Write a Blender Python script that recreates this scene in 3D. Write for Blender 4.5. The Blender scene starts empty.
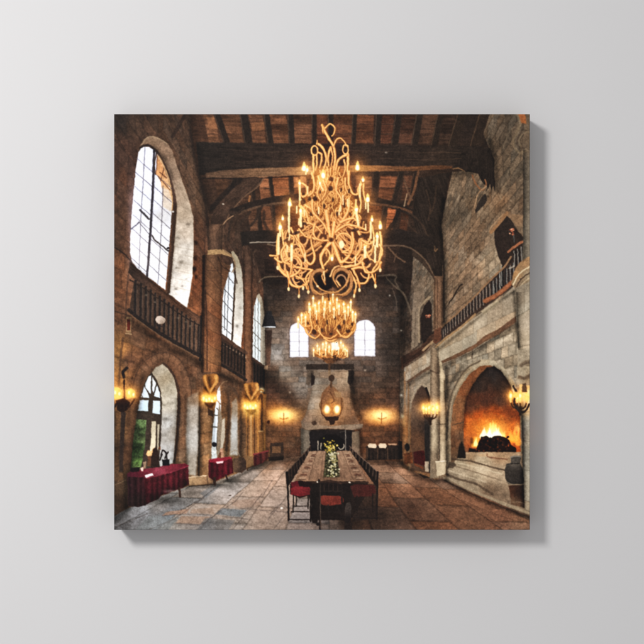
import bpy, math
import numpy as np

# ---- camera, light, exposure -------------------------------------------------
# 1 unit of the picture grid (416 across the canvas) = PX metres; wall at y = 0, viewer at -y
PX = 0.6 / 416
DEPTH = 0.031                       # thickness of the stretched canvas
GAP = 0.008                         # it hangs this far off the wall
FRONT = -(DEPTH + GAP)
scene = bpy.context.scene
cam_data = bpy.data.cameras.new('camera'); cam = bpy.data.objects.new('camera', cam_data)
scene.collection.objects.link(cam); scene.camera = cam
CAM_D = 1.9
cam.location = (0, FRONT - CAM_D, 0); cam.rotation_euler = (math.radians(90), 0, 0)
cam_data.sensor_width = 36; cam_data.lens = 36 * CAM_D / (644 * PX); cam_data.clip_end = 100; cam_data.clip_start = .01

world = bpy.data.worlds.new('World'); scene.world = world; world.use_nodes = True
bg = world.node_tree.nodes['Background']; bg.inputs['Color'].default_value = (.985, .985, 1.0, 1); bg.inputs['Strength'].default_value = 0.605

lamp_data = bpy.data.lights.new('soft_lamp', 'AREA'); lamp_data.shape = 'DISK'; lamp_data.size = .72
lamp_data.energy = 49; lamp_data.spread = math.radians(135); lamp_data.color = (1.0, .99, .985)
lamp = bpy.data.objects.new('soft_lamp', lamp_data); scene.collection.objects.link(lamp)
lamp.location = (-1.68, -2.36, 1.46)
from mathutils import Vector
lamp.rotation_euler = Vector((1.1, 2.36, -1.75)).to_track_quat('-Z', 'Y').to_euler()

scene.view_settings.view_transform = 'Standard'; scene.view_settings.look = 'None'
scene.view_settings.exposure = 0; scene.view_settings.gamma = 1

# ---- materials -------------------------------------------------------------------
def principled(name, rough=.6, spec=.2):
    m = bpy.data.materials.new(name); m.use_nodes = True
    b = m.node_tree.nodes['Principled BSDF']; b.inputs['Roughness'].default_value = rough; b.inputs['Specular IOR Level'].default_value = spec
    return m, m.node_tree, b

# matt wall paint with a faint roller texture
wall_mat, nt, b = principled('wall_paint', .85, .12)
b.inputs['Base Color'].default_value = (.553, .547, .546, 1)
tc = nt.nodes.new('ShaderNodeTexCoord')
ns = nt.nodes.new('ShaderNodeTexNoise'); ns.inputs['Scale'].default_value = 420; ns.inputs['Detail'].default_value = 4
bp = nt.nodes.new('ShaderNodeBump'); bp.inputs['Strength'].default_value = .05; bp.inputs['Distance'].default_value = .0006
nt.links.new(tc.outputs['Object'], ns.inputs['Vector']); nt.links.new(ns.outputs['Fac'], bp.inputs['Height']); nt.links.new(bp.outputs['Normal'], b.inputs['Normal'])

# inked canvas: colour from the mesh, woven bump
ink_mat, nt, b = principled('printed_canvas_weave', .62, .10)
at = nt.nodes.new('ShaderNodeVertexColor'); at.layer_name = 'ink'
nt.links.new(at.outputs['Color'], b.inputs['Base Color'])
tc = nt.nodes.new('ShaderNodeTexCoord')
hs = []
for rot in (0, math.pi / 2):
    mp = nt.nodes.new('ShaderNodeMapping'); mp.inputs['Rotation'].default_value = (0, rot, 0)
    w = nt.nodes.new('ShaderNodeTexWave'); w.wave_type = 'BANDS'; w.bands_direction = 'X'; w.inputs['Scale'].default_value = 260; w.inputs['Distortion'].default_value = .4; w.inputs['Detail'].default_value = 1
    nt.links.new(tc.outputs['Object'], mp.inputs['Vector']); nt.links.new(mp.outputs['Vector'], w.inputs['Vector']); hs.append(w)
mx = nt.nodes.new('ShaderNodeMath'); mx.operation = 'ADD'; nt.links.new(hs[0].outputs['Fac'], mx.inputs[0]); nt.links.new(hs[1].outputs['Fac'], mx.inputs[1])
bp = nt.nodes.new('ShaderNodeBump'); bp.inputs['Strength'].default_value = .12; bp.inputs['Distance'].default_value = .0003
nt.links.new(mx.outputs[0], bp.inputs['Height']); nt.links.new(bp.outputs['Normal'], b.inputs['Normal'])

wood_mat, nt, b = principled('pale_pine', .6, .3)
ns = nt.nodes.new('ShaderNodeTexNoise'); ns.inputs['Scale'].default_value = 30; cr = nt.nodes.new('ShaderNodeValToRGB')
cr.color_ramp.elements[0].color = (.42, .28, .15, 1); cr.color_ramp.elements[1].color = (.56, .41, .25, 1)
nt.links.new(ns.outputs['Fac'], cr.inputs['Fac']); nt.links.new(cr.outputs['Color'], b.inputs['Base Color'])

def mesh_obj(name, verts, faces, mat, parent=None):
    me = bpy.data.meshes.new(name); me.from_pydata(verts, [], faces); me.update()
    o = bpy.data.objects.new(name, me); scene.collection.objects.link(o); me.materials.append(mat); o.parent = parent
    return o

# ---- the wall -----------------------------------------------------------------------
W, H, T = 4.0, 3.0, .12
v = [(x, y, z) for x in (-W / 2, W / 2) for y in (0, T) for z in (-1.45, -1.45 + H)]
wall = mesh_obj('wall', v, [(0, 4, 5, 1), (2, 3, 7, 6), (0, 1, 3, 2), (4, 6, 7, 5), (0, 2, 6, 4), (1, 5, 7, 3)], wall_mat)
wall['kind'] = 'structure'
# ---------------------------------------------------------------------------
# The picture printed on the canvas: a hall interior worked out as ink colours.
# Coordinates run 114..530 in both directions across the face of the canvas.
# ---------------------------------------------------------------------------
S = 2.4
X0 = Y0 = 114.0
N = int(416 * S) + 1
gx = X0 + np.arange(N) / S
GX, GY = np.meshgrid(gx, gx)
GX = GX.astype(np.float32); GY = GY.astype(np.float32)
IMG = np.zeros((N, N, 3), np.float32)
IDS = np.zeros((N, N), np.int32)
PARTS = []            # (name, label, parent index or None)
CUR = [0]
rs = np.random.RandomState(7)

def part(name, label=None, parent=None):
    PARTS.append((name, label, parent)); CUR[0] = len(PARTS) - 1
    return CUR[0]

def use(i): CUR[0] = i

# ---- noise ----------------------------------------------------------------
def _h(ix, iy, seed):
    n = (ix.astype(np.int64) * 374761393 + iy.astype(np.int64) * 668265263 + seed * 1442695041) & 0xffffffff
    n = ((n ^ (n >> 13)) * 1274126177) & 0xffffffff
    n = ((n ^ (n >> 16)) * 2246822519) & 0xffffffff
    return ((n >> 8) & 0xffff) / 65535.0

def vnoise(x, y, seed=0):
    ix = np.floor(x); iy = np.floor(y); fx = x - ix; fy = y - iy
    fx = fx * fx * (3 - 2 * fx); fy = fy * fy * (3 - 2 * fy)
    a = _h(ix, iy, seed); b = _h(ix + 1, iy, seed); c = _h(ix, iy + 1, seed); d = _h(ix + 1, iy + 1, seed)
    return (a + (b - a) * fx) * (1 - fy) + (c + (d - c) * fx) * fy

def fbm(x, y, sc, seed=0, oc=3):
    t = 0; amp = 1; tot = 0
    for k in range(oc):
        t = t + amp * (vnoise(x / sc, y / sc, seed + k * 17) - .5) * 2; tot += amp; amp *= .6; sc = sc / 2.1
    return t / tot

# ---- masks ------------------------------------------------------------------
def cat(pts, closed=False, k=5):
    p = np.array(pts, float); n = len(p)
    if n < 3: return p
    out = []
    rng_ = range(n) if closed else range(n - 1)
    for i in rng_:
        if closed: a, b, c, d = p[(i - 1) % n], p[i], p[(i + 1) % n], p[(i + 2) % n]
        else: a, b, c, d = p[max(i - 1, 0)], p[i], p[i + 1], p[min(i + 2, n - 1)]
        for t in np.arange(k) / k:
            out.append(.5 * ((2 * b) + (-a + c) * t + (2 * a - 5 * b + 4 * c - d) * t * t + (-a + 3 * b - 3 * c + d) * t ** 3))
    if not closed: out.append(p[-1])
    return np.array(out)

def box(p, pad):
    x0 = max(0, int((p[:, 0].min() - pad - X0) * S)); x1 = min(N, int((p[:, 0].max() + pad - X0) * S) + 2)
    y0 = max(0, int((p[:, 1].min() - pad - Y0) * S)); y1 = min(N, int((p[:, 1].max() + pad - Y0) * S) + 2)
    if x1 <= x0 or y1 <= y0: return None
    return slice(y0, y1), slice(x0, x1)

def seg(x, y, a, b):
    dx, dy = b[0] - a[0], b[1] - a[1]; L = dx * dx + dy * dy + 1e-9
    t = np.clip(((x - a[0]) * dx + (y - a[1]) * dy) / L, 0, 1)
    return np.hypot(x - a[0] - t * dx, y - a[1] - t * dy), t

def pmask(pts, soft=.7, smooth=False):
    p = cat(pts, True) if smooth else np.array(pts, float)
    sl = box(p, soft + 1)
    if sl is None: return None, None
    x, y = GX[sl], GY[sl]; ins = np.zeros(x.shape, bool); dm = np.full(x.shape, 1e9, np.float32)
    n = len(p)
    for i in range(n):
        a, b = p[i], p[(i + 1) % n]
        d, _ = seg(x, y, a, b); dm = np.minimum(dm, d)
        if a[1] != b[1]:
            c = ((a[1] > y) != (b[1] > y)) & (x < (b[0] - a[0]) * (y - a[1]) / (b[1] - a[1]) + a[0])
            ins ^= c
    sd = np.where(ins, dm, -dm)
    t = np.clip(sd / soft + .5, 0, 1)
    return sl, t * t * (3 - 2 * t)

def put(sl, m, col, a=1.0, mark=True):
    m = m * a
    I = IMG[sl]
    c = col if isinstance(col, np.ndarray) else np.array(col, np.float32)
    IMG[sl] = I + (c - I) * m[..., None]
    if mark:
        ids = IDS[sl]; ids[m > .45] = CUR[0]

def C(col, sl):
    if callable(col): return np.clip(col(GX[sl], GY[sl]), 0, 255).astype(np.float32)
    return np.array(col, np.float32)

def fill(pts, col, soft=.7, smooth=False, a=1.0, tex=None, mark=True):
    sl, m = pmask(pts, soft, smooth)
    if sl is None: return
    c = C(col, sl)
    if tex is not None:
        f = tex(GX[sl], GY[sl])
        if c.ndim == 1: c = np.broadcast_to(c, m.shape + (3,))
        c = np.clip(c * (f[..., None] if f.ndim == 2 else f), 0, 255)
    put(sl, m, c, a, mark)

def line(pts, w, col, soft=.6, smooth=True, a=1.0, w2=None, mark=True, hi=None):
    """A stroke of width w (tapering to w2); hi: a lighter core colour."""
    p = cat(pts, False) if smooth and len(pts) > 2 else np.array(pts, float)
    w2 = w if w2 is None else w2
    sl = box(p, max(w, w2) + 1.5)
    if sl is None: return
    x, y = GX[sl], GY[sl]; sd = np.full(x.shape, -1e9, np.float32); n = len(p) - 1
    for i in range(n):
        d, t = seg(x, y, p[i], p[i + 1])
        r = (w + (w2 - w) * (i + t) / n) / 2
        sd = np.maximum(sd, r - d)
    t = np.clip(sd / soft + .5, 0, 1); m = t * t * (3 - 2 * t)
    put(sl, m, C(col, sl), a, mark)
    if hi is not None:
        t = np.clip((sd - max(w, w2) * .16) / (soft * 1.2) + .3, 0, 1)
        put(sl, t, C(hi, sl), a * .8, False)

def ell(cx, cy, rx, ry, n=18, rot=0):
    t = np.arange(n) * 2 * np.pi / n
    c, s = np.cos(rot), np.sin(rot)
    return [(cx + rx * math.cos(k) * c - ry * math.sin(k) * s, cy + rx * math.cos(k) * s + ry * math.sin(k) * c) for k in t]

def ring(cx, cy, rx, ry, w, col, a0=0, a1=360, hi=None, **k):
    t = np.radians(np.linspace(a0, a1, 16))
    line([(cx + rx * math.cos(q), cy + ry * math.sin(q)) for q in t], w, col, smooth=False, hi=hi, **k)

def glow(cx, cy, rx, ry, col, a=1.0, p=1.0, clip=None):
    R = max(rx, ry) * 2.6
    sl = box(np.array([(cx, cy)]), R)
    if sl is None: return
    x, y = GX[sl], GY[sl]
    g = np.exp(-(((x - cx) / rx) ** 2 + ((y - cy) / ry) ** 2) ** p) * a
    if clip is not None: g = g * clip[sl]
    c = np.array(col, np.float32) / 255
    IMG[sl] = 255 * (1 - (1 - IMG[sl] / 255) * (1 - g[..., None] * c))

def mult(cx, cy, rx, ry, f, p=1.0, clip=None):
    R = max(rx, ry) * 2.4
    sl = box(np.array([(cx, cy)]), R)
    if sl is None: return
    g = np.exp(-(((GX[sl] - cx) / rx) ** 2 + ((GY[sl] - cy) / ry) ** 2) ** p)
    if clip is not None: g = g * clip[sl]
    IMG[sl] *= (1 + (f - 1) * g)[..., None]

def tone(pts, w, f, a0=0, smooth=True):
    """Soft darker (f < 1) or lighter (f > 1) band along a line of the picture."""
    p = cat(pts, False) if smooth and len(pts) > 2 else np.array(pts, float)
    sl = box(p, w * 2.4)
    if sl is None: return
    x, y = GX[sl], GY[sl]; dm = np.full(x.shape, 1e9, np.float32)
    for i in range(len(p) - 1): dm = np.minimum(dm, seg(x, y, p[i], p[i + 1])[0])
    IMG[sl] *= (1 + (f - 1) * np.exp(-(dm / w) ** 2))[..., None]

def shaft(poly_, x0, x1, k=.45, peak=.38):
    """Round off a column between x0 and x1 (each may be a (top, bottom) pair)."""
    sl, m = pmask(poly_, 1.0)
    if sl is None: return
    x, y = GX[sl], GY[sl]; ys = [q[1] for q in poly_]; t = (y - min(ys)) / (max(ys) - min(ys))
    L = lambda v: v[0] + (v[1] - v[0]) * t if isinstance(v, tuple) else v
    u = np.clip((x - L(x0)) / (L(x1) - L(x0)), 0, 1); d = np.abs(u - peak) / np.where(u > peak, 1 - peak, peak)
    IMG[sl] *= (1 + m * (.12 - (k + .12) * d ** 2))[..., None]

def full(pts, soft=.7, smooth=False):
    z = np.zeros((N, N), np.float32); sl, m = pmask(pts, soft, smooth); z[sl] = m; return z

def field(*st, pw=2.6):
    """Colour field through sample points (x, y, (r, g, b))."""
    P = [(s[0], s[1], np.array(s[2], np.float32)) for s in st]
    def f(x, y):
        acc = 0; tot = 0
        for px, py, c in P:
            w = 1 / (((x - px) ** 2 + (y - py) ** 2) + 12) ** (pw / 2)
            acc = acc + w[..., None] * c; tot = tot + w
        return acc / tot[..., None]
    return f

# ---- masonry, timber, slab patterns -------------------------------------------
VX, VY = 329.0, 412.0
def blocks(u, v, cw, ch, seed, mort=.07, wob=.05):
    u = u + wob * cw * fbm(u, v, cw * .7, seed + 5, 2); v = v + wob * 1.6 * ch * fbm(u, v, cw * .8, seed + 9, 2)
    r = np.floor(v / ch); fv = v / ch - r
    off = _h(r, r * 0 + 3, seed); k = .75 + .6 * _h(r, r * 0 + 8, seed)
    uu = u / (cw * k) + off; c = np.floor(uu); fu = uu - c
    tone = _h(c, r, seed + 1) * 2 - 1; hue = _h(c, r, seed + 2) * 2 - 1
    e = np.minimum(np.minimum(fu, 1 - fu) * cw * k / ch, np.minimum(fv, 1 - fv))
    m = np.clip(1 - e / mort, 0, 1)
    return tone, m, hue, fv

def stone(kind='side', cw=.16, ch=.085, seed=1, tone=.12, mort=.25, grain=.10, mw=.1, hue=.03):
    def f(x, y):
        if kind == 'left': d = np.maximum(VX - x, 12); u = 350 / d; v = (y - VY) / d
        elif kind == 'right': d = np.maximum(x - VX, 12); u = 350 / d; v = (y - VY) / d
        else: u = x / 70.; v = y / 70.
        t, m, h, fv = blocks(u, v, cw, ch, seed, mw)
        g = fbm(x, y, 3.2, seed + 31, 3); g2 = fbm(x, y, 13, seed + 41, 2)
        q = (1 + tone * t) * (1 - mort * m) * (1 + grain * g) * (1 + .10 * g2)
        q = q * (1 + .06 * np.clip(.35 - fv, 0, 1))
        return np.stack([q * (1 + hue * h), q, q * (1 - hue * h)], -1)
    return f

def wood(ax=1, ay=0, sc=1.0, amt=.22, seed=3):
    def f(x, y):
        s = x * ax + y * ay; t = -x * ay + y * ax
        return 1 + amt * fbm(s / 9 / sc, t / 1.0 / sc, 1.2, seed, 3) + amt * .5 * fbm(s, t, 14, seed + 4, 2)
    return f

def rough(amt=.12, sc=3, seed=5):
    return lambda x, y: 1 + amt * fbm(x, y, sc, seed, 3)
# ================= room shell ==================================================
IMG[:] = (50, 40, 35)
part('printed_ceiling', 'dark timber roof with orange-brown boards between its rafters')
CEIL = [(150, 112), (500, 112), (494, 170), (452, 176), (440, 300), (400, 300), (262, 300), (205, 250), (196, 165), (188, 112)]
fill(CEIL, field((220, 125, (74, 52, 40)), (300, 125, (74, 51, 38)), (400, 125, (58, 43, 36)), (480, 125, (40, 33, 31)),
                 (250, 190, (66, 48, 38)), (330, 200, (70, 50, 38)), (420, 200, (52, 40, 34)), (260, 240, (46, 36, 32)),
                 (330, 260, (44, 35, 31)), (420, 250, (40, 33, 30)), (220, 230, (60, 46, 38))), tex=wood(1, 0, 1, .2, 3))

def rand_panels(quads, base, seed, dv=.18):
    r = np.random.RandomState(seed)
    for q in quads:
        c = np.array(base) * (1 + dv * (r.rand() * 2 - 1))
        fill(q, tuple(c), soft=1.6, tex=wood(1, .05, 1.2, .3, seed), a=.9)

# boards showing between the first rafters
def bay(x0, x1, y0, y1, xs, slant, cols, seed, courses=3):
    r = np.random.RandomState(seed)
    for i, (a, b) in enumerate(xs):
        for k in range(courses):
            ya = y0 + (y1 - y0) * k / courses; yb = y0 + (y1 - y0) * (k + 1) / courses
            sa = slant(a) * (ya - y0); sb = slant(a) * (yb - y0)
            c = np.array(cols[i % len(cols)]) * (.72 + .5 * r.rand())
            fill([(a + sa, ya + .5), (b + sa, ya + .5 + r.rand() * 1.2), (b + sb, yb - .4), (a + sb, yb - .4)], tuple(c), soft=1.3, tex=wood(1, .05, 1.2, .35, seed + i), a=.92)
            line([(a + sb, yb - .3), (b + sb, yb - .2)], .9, tuple(c * 1.35), a=.35 + .3 * r.rand())
sl1 = lambda x: (330 - x) * .0016
bay(0, 0, 114, 143, [(203, 214), (221, 239), (249, 262), (269, 286), (293, 312), (317, 327), (334, 352), (357, 374), (381, 394), (402, 416), (423, 438), (444, 456)], sl1,
    [(108, 76, 56), (96, 67, 49), (100, 69, 51), (90, 61, 44), (84, 58, 43), (88, 56, 40), (92, 60, 42), (84, 54, 38), (78, 50, 38), (70, 48, 38), (60, 44, 36), (52, 40, 35)], 5)
fill([(206, 117), (214, 117), (218, 129), (209, 129)], (142, 99, 70), soft=1.5, a=.8)
fill([(251, 123), (264, 122), (265, 130), (252, 131)], (132, 90, 62), soft=1.5, a=.7)
# soffit boards below the first tie beam
bay(0, 0, 175, 200, [(214, 226), (232, 246), (258, 268), (272, 288), (292, 306), (356, 372), (380, 398), (404, 414)], sl1,
    [(92, 66, 50), (80, 58, 46), (112, 74, 52), (126, 78, 50), (120, 76, 50), (116, 76, 52), (104, 66, 46), (88, 60, 46)], 9, 2)
fill(ell(281, 189, 8, 6), (150, 92, 60), soft=3, a=.55)
bay(0, 0, 205, 232, [(247, 256), (260, 270), (274, 286), (290, 300), (368, 382), (388, 398), (402, 410)], sl1,
    [(84, 60, 46), (96, 64, 46), (104, 66, 45), (100, 64, 44), (116, 72, 48), (132, 76, 48), (86, 56, 42)], 13, 2)
bay(0, 0, 243, 274, [(262, 272), (277, 292), (372, 386), (390, 400)], sl1, [(52, 40, 35), (56, 43, 36), (60, 44, 36), (50, 39, 34)], 17, 2)

DK = (43, 35, 31)
def raft(a, b, w, c=DK, hl=None):
    line([a, b], w, c, soft=1.2, smooth=False)
    if hl: line([(a[0] - w * .42, a[1]), (b[0] - w * .42, b[1])], 1.0, hl, soft=1.0, smooth=False, a=.55)
for a, b, w in [((216, 112), (228, 146), 6.5), ((243, 112), (249, 146), 8), ((266, 112), (271, 146), 6), ((290, 112), (292, 146), 6), ((314, 112), (314, 146), 5),
                ((330.5, 112), (330, 146), 5), ((355, 112), (353, 146), 4.5), ((379, 112), (377, 146), 6), ((399, 112), (394, 146), 7),
                ((420, 112), (414, 146), 7), ((441, 112), (434, 146), 6.5), ((462, 112), (452, 146), 9), ((486, 112), (476, 146), 14)]:
    part('printed_rafter'); raft(a, b, w, DK, (92, 74, 62))
for a, b, w in [((236, 176), (226, 200), 5), ((251, 176), (254, 202), 4), ((270, 176), (273, 200), 4), ((291, 176), (292, 200), 5),
                ((376, 172), (374, 198), 6), ((401, 172), (394, 200), 5), ((416, 172), (410, 204), 5),
                ((258, 204), (260, 232), 4), ((273, 204), (275, 232), 3.5), ((288, 203), (290, 232), 4), ((386, 204), (380, 230), 3.5), ((399, 206), (394, 228), 4)]:
    part('printed_rafter'); raft(a, b, w, DK, (84, 64, 52))

# --- far wall -----------------------------------------------------------------
FWP = part('printed_far_wall', 'far end wall of brown stone courses with pale light left of the chimney')
fill([(262, 284), (272, 279), (330, 277), (392, 278), (402, 284), (403, 466), (262, 464)],
     field((275, 290, (52, 43, 39)), (330, 285, (50, 41, 37)), (392, 290, (56, 47, 43)), (268, 310, (60, 50, 44)), (280, 335, (112, 100, 92)), (276, 355, (140, 131, 124)),
           (285, 372, (138, 128, 118)), (296, 362, (104, 90, 80)), (300, 385, (128, 117, 108)), (272, 372, (84, 68, 58)), (272, 390, (80, 56, 44)), (285, 395, (92, 68, 54)), (325, 320, (70, 58, 52)), (350, 355, (100, 84, 74)),
           (375, 365, (82, 68, 60)), (392, 350, (68, 57, 51)), (385, 330, (74, 63, 57)), (372, 385, (86, 70, 60)), (395, 400, (84, 62, 50)), (375, 400, (92, 66, 50)), (272, 408, (100, 66, 42)),
           (275, 440, (98, 66, 44)), (295, 440, (96, 70, 52)), (372, 435, (96, 64, 44)), (392, 440, (84, 56, 40)), (300, 455, (86, 62, 48)), pw=3.2),
     tex=stone('far', .19, .078, 11, .10, .15, .20, .2, .04))
FW = full([(262, 284), (403, 284), (403, 466), (262, 464)])
glow(284, 415, 18, 9, (255, 140, 40), .6, .8, FW); glow(284, 414.5, 8, 4.5, (255, 196, 96), .85, .8, FW)
glow(380.5, 416, 16, 8, (255, 140, 45), .55, .8, FW); glow(381, 415, 8, 4, (255, 196, 96), .85, .8, FW)
mult(390, 350, 8, 34, .78, 1, FW)
glow(282, 415, 17, 8, (255, 134, 40), .75, 1.4, FW); glow(381, 416, 17, 8, (255, 134, 44), .75, 1.4, FW); glow(283, 415, 11, 5.5, (255, 176, 76), .62, 1, FW); glow(381, 416, 11, 5.5, (255, 176, 76), .62, 1, FW)
def end_window(x0, x1, yt, yb, lab):
    part('printed_arched_window', lab)
    cx = (x0 + x1) / 2; w = (x1 - x0) / 2; q = [(x0, yb), (x0, yt + w * .95)] + [(cx - w * math.cos(t), yt + w * .95 - w * .95 * math.sin(t)) for t in np.linspace(.15, math.pi - .15, 14)] + [(x1, yt + w * .95), (x1, yb)]
    fill([(cx + (x - cx) * 1.16, yb + 1 if y >= yb else y - 1.2) for x, y in q], (70, 60, 58), soft=1.4)
    fill([(cx + (x - cx) * 1.05, y - .3) for x, y in q], (196, 196, 206), soft=.8)
    fill([(cx + (x - cx) * .93, y + .4 if y < yb else y) for x, y in q], (240, 241, 248), soft=.8)
    for f in (.28, .56, .84): line([(x0, yt + (yb - yt) * f), (x1, yt + (yb - yt) * f)], .8, (120, 122, 138), a=.6)
    line([(cx, yt + 1), (cx, yb)], 1.0, (100, 102, 118), a=.75)
    for f in (-.5, .5): line([(cx + w * f, yt + 5), (cx + w * f, yb)], .6, (150, 152, 165), a=.35)
    line([(x0, yb), (x1, yb)], 1.2, (190, 186, 190)); glow(cx, (yt + yb) / 2, w * 1.6, w * 2.2, (190, 195, 220), .22)
end_window(290.2, 308, 322.5, 356.5, 'small bright arched window in the end wall, left of the chimney')
end_window(354.8, 374.6, 320, 355.5, 'small bright arched window in the end wall, right of the chimney')
use(FWP)
line([(400.5, 300), (400.8, 462)], 3, (70, 56, 48), a=.7)
for q in [(290, 392.5), (365, 370)]: glow(q[0], q[1], 1.2, 1.2, (230, 200, 170), .5)

# --- left wall ------------------------------------------------------------------
def wallL(x, y):
    f = stone('left', .13, .085, 21, .11, .16, .12, .12)(x, y)
    d = np.maximum(VX - x, 12); st = 1 + .16 * fbm(350 / d * 30, (y - VY) / d * 170, 5, 301, 3) + .10 * fbm(x, y, 2.2, 303, 2)
    return f * st[..., None]
part('printed_left_wall', 'left wall of brown stone, warm near the candles')
LW = [(112, 112), (190, 112), (190.5, 138), (195, 155), (197, 172), (204, 190), (209, 214), (224, 214), (240, 236), (252, 250), (263, 282), (265, 340), (266, 466), (240, 476), (214, 487), (150, 508), (112, 530)]
fill(LW, field((120, 120, (56, 47, 43)), (135, 125, (74, 57, 47)), (165, 125, (78, 60, 49)), (185, 120, (82, 63, 52)), (187, 160, (84, 66, 54)), (118, 150, (70, 52, 44)),
               (122, 190, (84, 60, 48)), (120, 235, (92, 66, 51)), (122, 280, (112, 76, 54)), (122, 310, (104, 74, 56)), (196, 200, (92, 72, 58)), (200, 240, (98, 70, 54)), (198, 280, (120, 76, 52)), (196, 308, (126, 82, 56)),
               (140, 335, (104, 75, 56)), (165, 345, (104, 74, 55)), (185, 370, (106, 76, 57)), (150, 362, (102, 74, 56)), (130, 360, (100, 72, 54)), (135, 385, (98, 70, 52)), (195, 390, (100, 74, 56)), (182, 420, (112, 86, 66)), (182, 455, (108, 84, 66)),
               (206, 430, (120, 90, 62)), (206, 465, (128, 98, 70)), (118, 350, (172, 124, 74)), (117, 378, (178, 122, 66)), (118, 430, (112, 82, 56)), (124, 450, (84, 62, 46)), (118, 480, (110, 84, 62)), (119, 505, (104, 80, 62)),
               (232, 235, (70, 54, 45)), (248, 260, (62, 48, 41)), (248, 300, (98, 70, 55)), (248, 350, (116, 74, 50)), (232, 385, (98, 72, 54)), (255, 400, (150, 96, 48)), (240, 440, (104, 80, 60)), (258, 440, (126, 88, 54)), (226, 300, (88, 66, 52)), pw=3.2),
     tex=wallL, soft=1.2)
LWm = full(LW)
line([(112, 124), (120, 142), (125, 150)], 1.3, (44, 34, 30), a=.6)
line([(173, 136), (180, 124), (186, 113)], 3.5, (52, 40, 35), a=.8); line([(190, 130), (196, 165), (205, 200), (209, 245)], 3.2, (50, 39, 34), soft=2.5, a=.7)
line([(112, 246), (122, 252), (132, 262)], 1.2, (46, 35, 31), a=.85)
line([(114, 311), (130, 316)], 1, (60, 46, 38), a=.7)
line([(130, 262), (127, 290), (126, 318)], 1.6, (66, 50, 42), a=.6)
line([(123, 338), (120, 365), (119, 398)], 2.2, (86, 62, 46), a=.7)
for (x, y, r, k) in [(194, 269, 2.8, .25), (195, 258, 2.4, .5), (196, 243, 2.2, .5), (175, 226, 2, .6), (196, 277, 1.8, .5), (184, 330, 1.5, .6)]: mult(x, y, r, r * 1.2, k, 1.5)
line([(205, 222), (204, 270), (202, 320)], 1.6, (66, 46, 38), a=.6, soft=1.5)

# --- right wall -----------------------------------------------------------------
def wallR(x, y):
    f = stone('right', .10, .062, 33, .12, .22, .12, .15)(x, y)
    d = np.maximum(x - VX, 12); st = 1 + .14 * fbm(350 / d * 30, (y - VY) / d * 170, 5, 311, 3) + .10 * fbm(x, y, 2.2, 313, 2)
    return f * st[..., None]
part('printed_right_wall', 'right wall of grey-brown stone blocks, bare between roof and gallery')
RW = [(490, 112), (532, 112), (532, 520), (500, 506), (470, 492), (444, 480), (400, 468), (400, 306), (405, 300), (410, 292), (412, 275), (413, 256), (419, 260), (428, 269), (434, 277), (441, 276), (443, 240), (441, 225), (446, 200), (452, 172), (470, 170), (494, 176), (494, 160), (488, 146), (483, 134), (487, 122)]
fill(RW, field((505, 125, (88, 78, 70)), (492, 150, (86, 75, 66)), (515, 165, (92, 82, 73)), (460, 190, (104, 91, 80)), (450, 215, (98, 86, 76)), (480, 205, (108, 93, 80)), (500, 200, (118, 97, 80)), (510, 190, (98, 86, 76)),
               (455, 245, (116, 99, 86)), (475, 240, (120, 102, 88)), (490, 262, (142, 128, 114)), (470, 270, (128, 110, 96)), (450, 290, (116, 99, 86)), (452, 310, (114, 98, 86)), (515, 210, (112, 94, 80)),
               (418, 270, (96, 86, 77)), (416, 300, (104, 92, 82)), (428, 290, (112, 98, 86)), (405, 300, (50, 42, 38)), (405, 330, (66, 54, 47)), (405, 360, (92, 76, 65)), (410, 400, (132, 116, 100)), (404, 440, (120, 82, 54)), (440, 400, (142, 128, 114)),
               (500, 335, (152, 142, 130)), (470, 355, (150, 140, 128)), (450, 375, (136, 124, 112)), (512, 360, (140, 130, 118)), (525, 440, (120, 112, 102)), (440, 450, (126, 112, 98)), pw=3.2),
     tex=wallR)
# stone seams as short pale and dark strokes on the upper wall
r = np.random.RandomState(44)
for k in range(230):
    x = r.uniform(447, 524); y = r.uniform(122, 300)
    if y > 174 - (x - 452) * .0 and (x > 452 or y > 205) and not (y < 180 and x < 497) and not (x > 488 and 208 < y < 300 - (x - 488)) and y < 322 - (x - 445) * .85:
        L = r.uniform(2, 6); sgn = r.choice([-1, 1], p=[.75, .25]); an = math.radians(r.uniform(40, 80)) if sgn < 0 else math.radians(r.uniform(-60, -20))
        bright = r.rand() < .5
        line([(x, y), (x + L * .4 * math.cos(an) + .3, y - L * .5 * math.sin(an)), (x + L * math.cos(an), y - L * math.sin(an))], r.uniform(.7, 1.3), (150, 132, 114) if bright else (62, 53, 47), a=r.uniform(.12, .4), soft=1)
for q in [[(507, 175), (509, 170), (514, 166)], [(518, 182), (524, 177), (526, 172)], [(503, 148), (507, 136), (512, 128)], [(500, 200), (503, 188), (506, 182)]]: line(q, 1, (138, 124, 108), a=.35, soft=1.2)
line([(449, 303), (454, 296), (458, 288), (462, 284)], 1.3, (46, 38, 34)); line([(450, 302), (445, 309)], .8, (46, 38, 34), a=.7)

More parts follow.
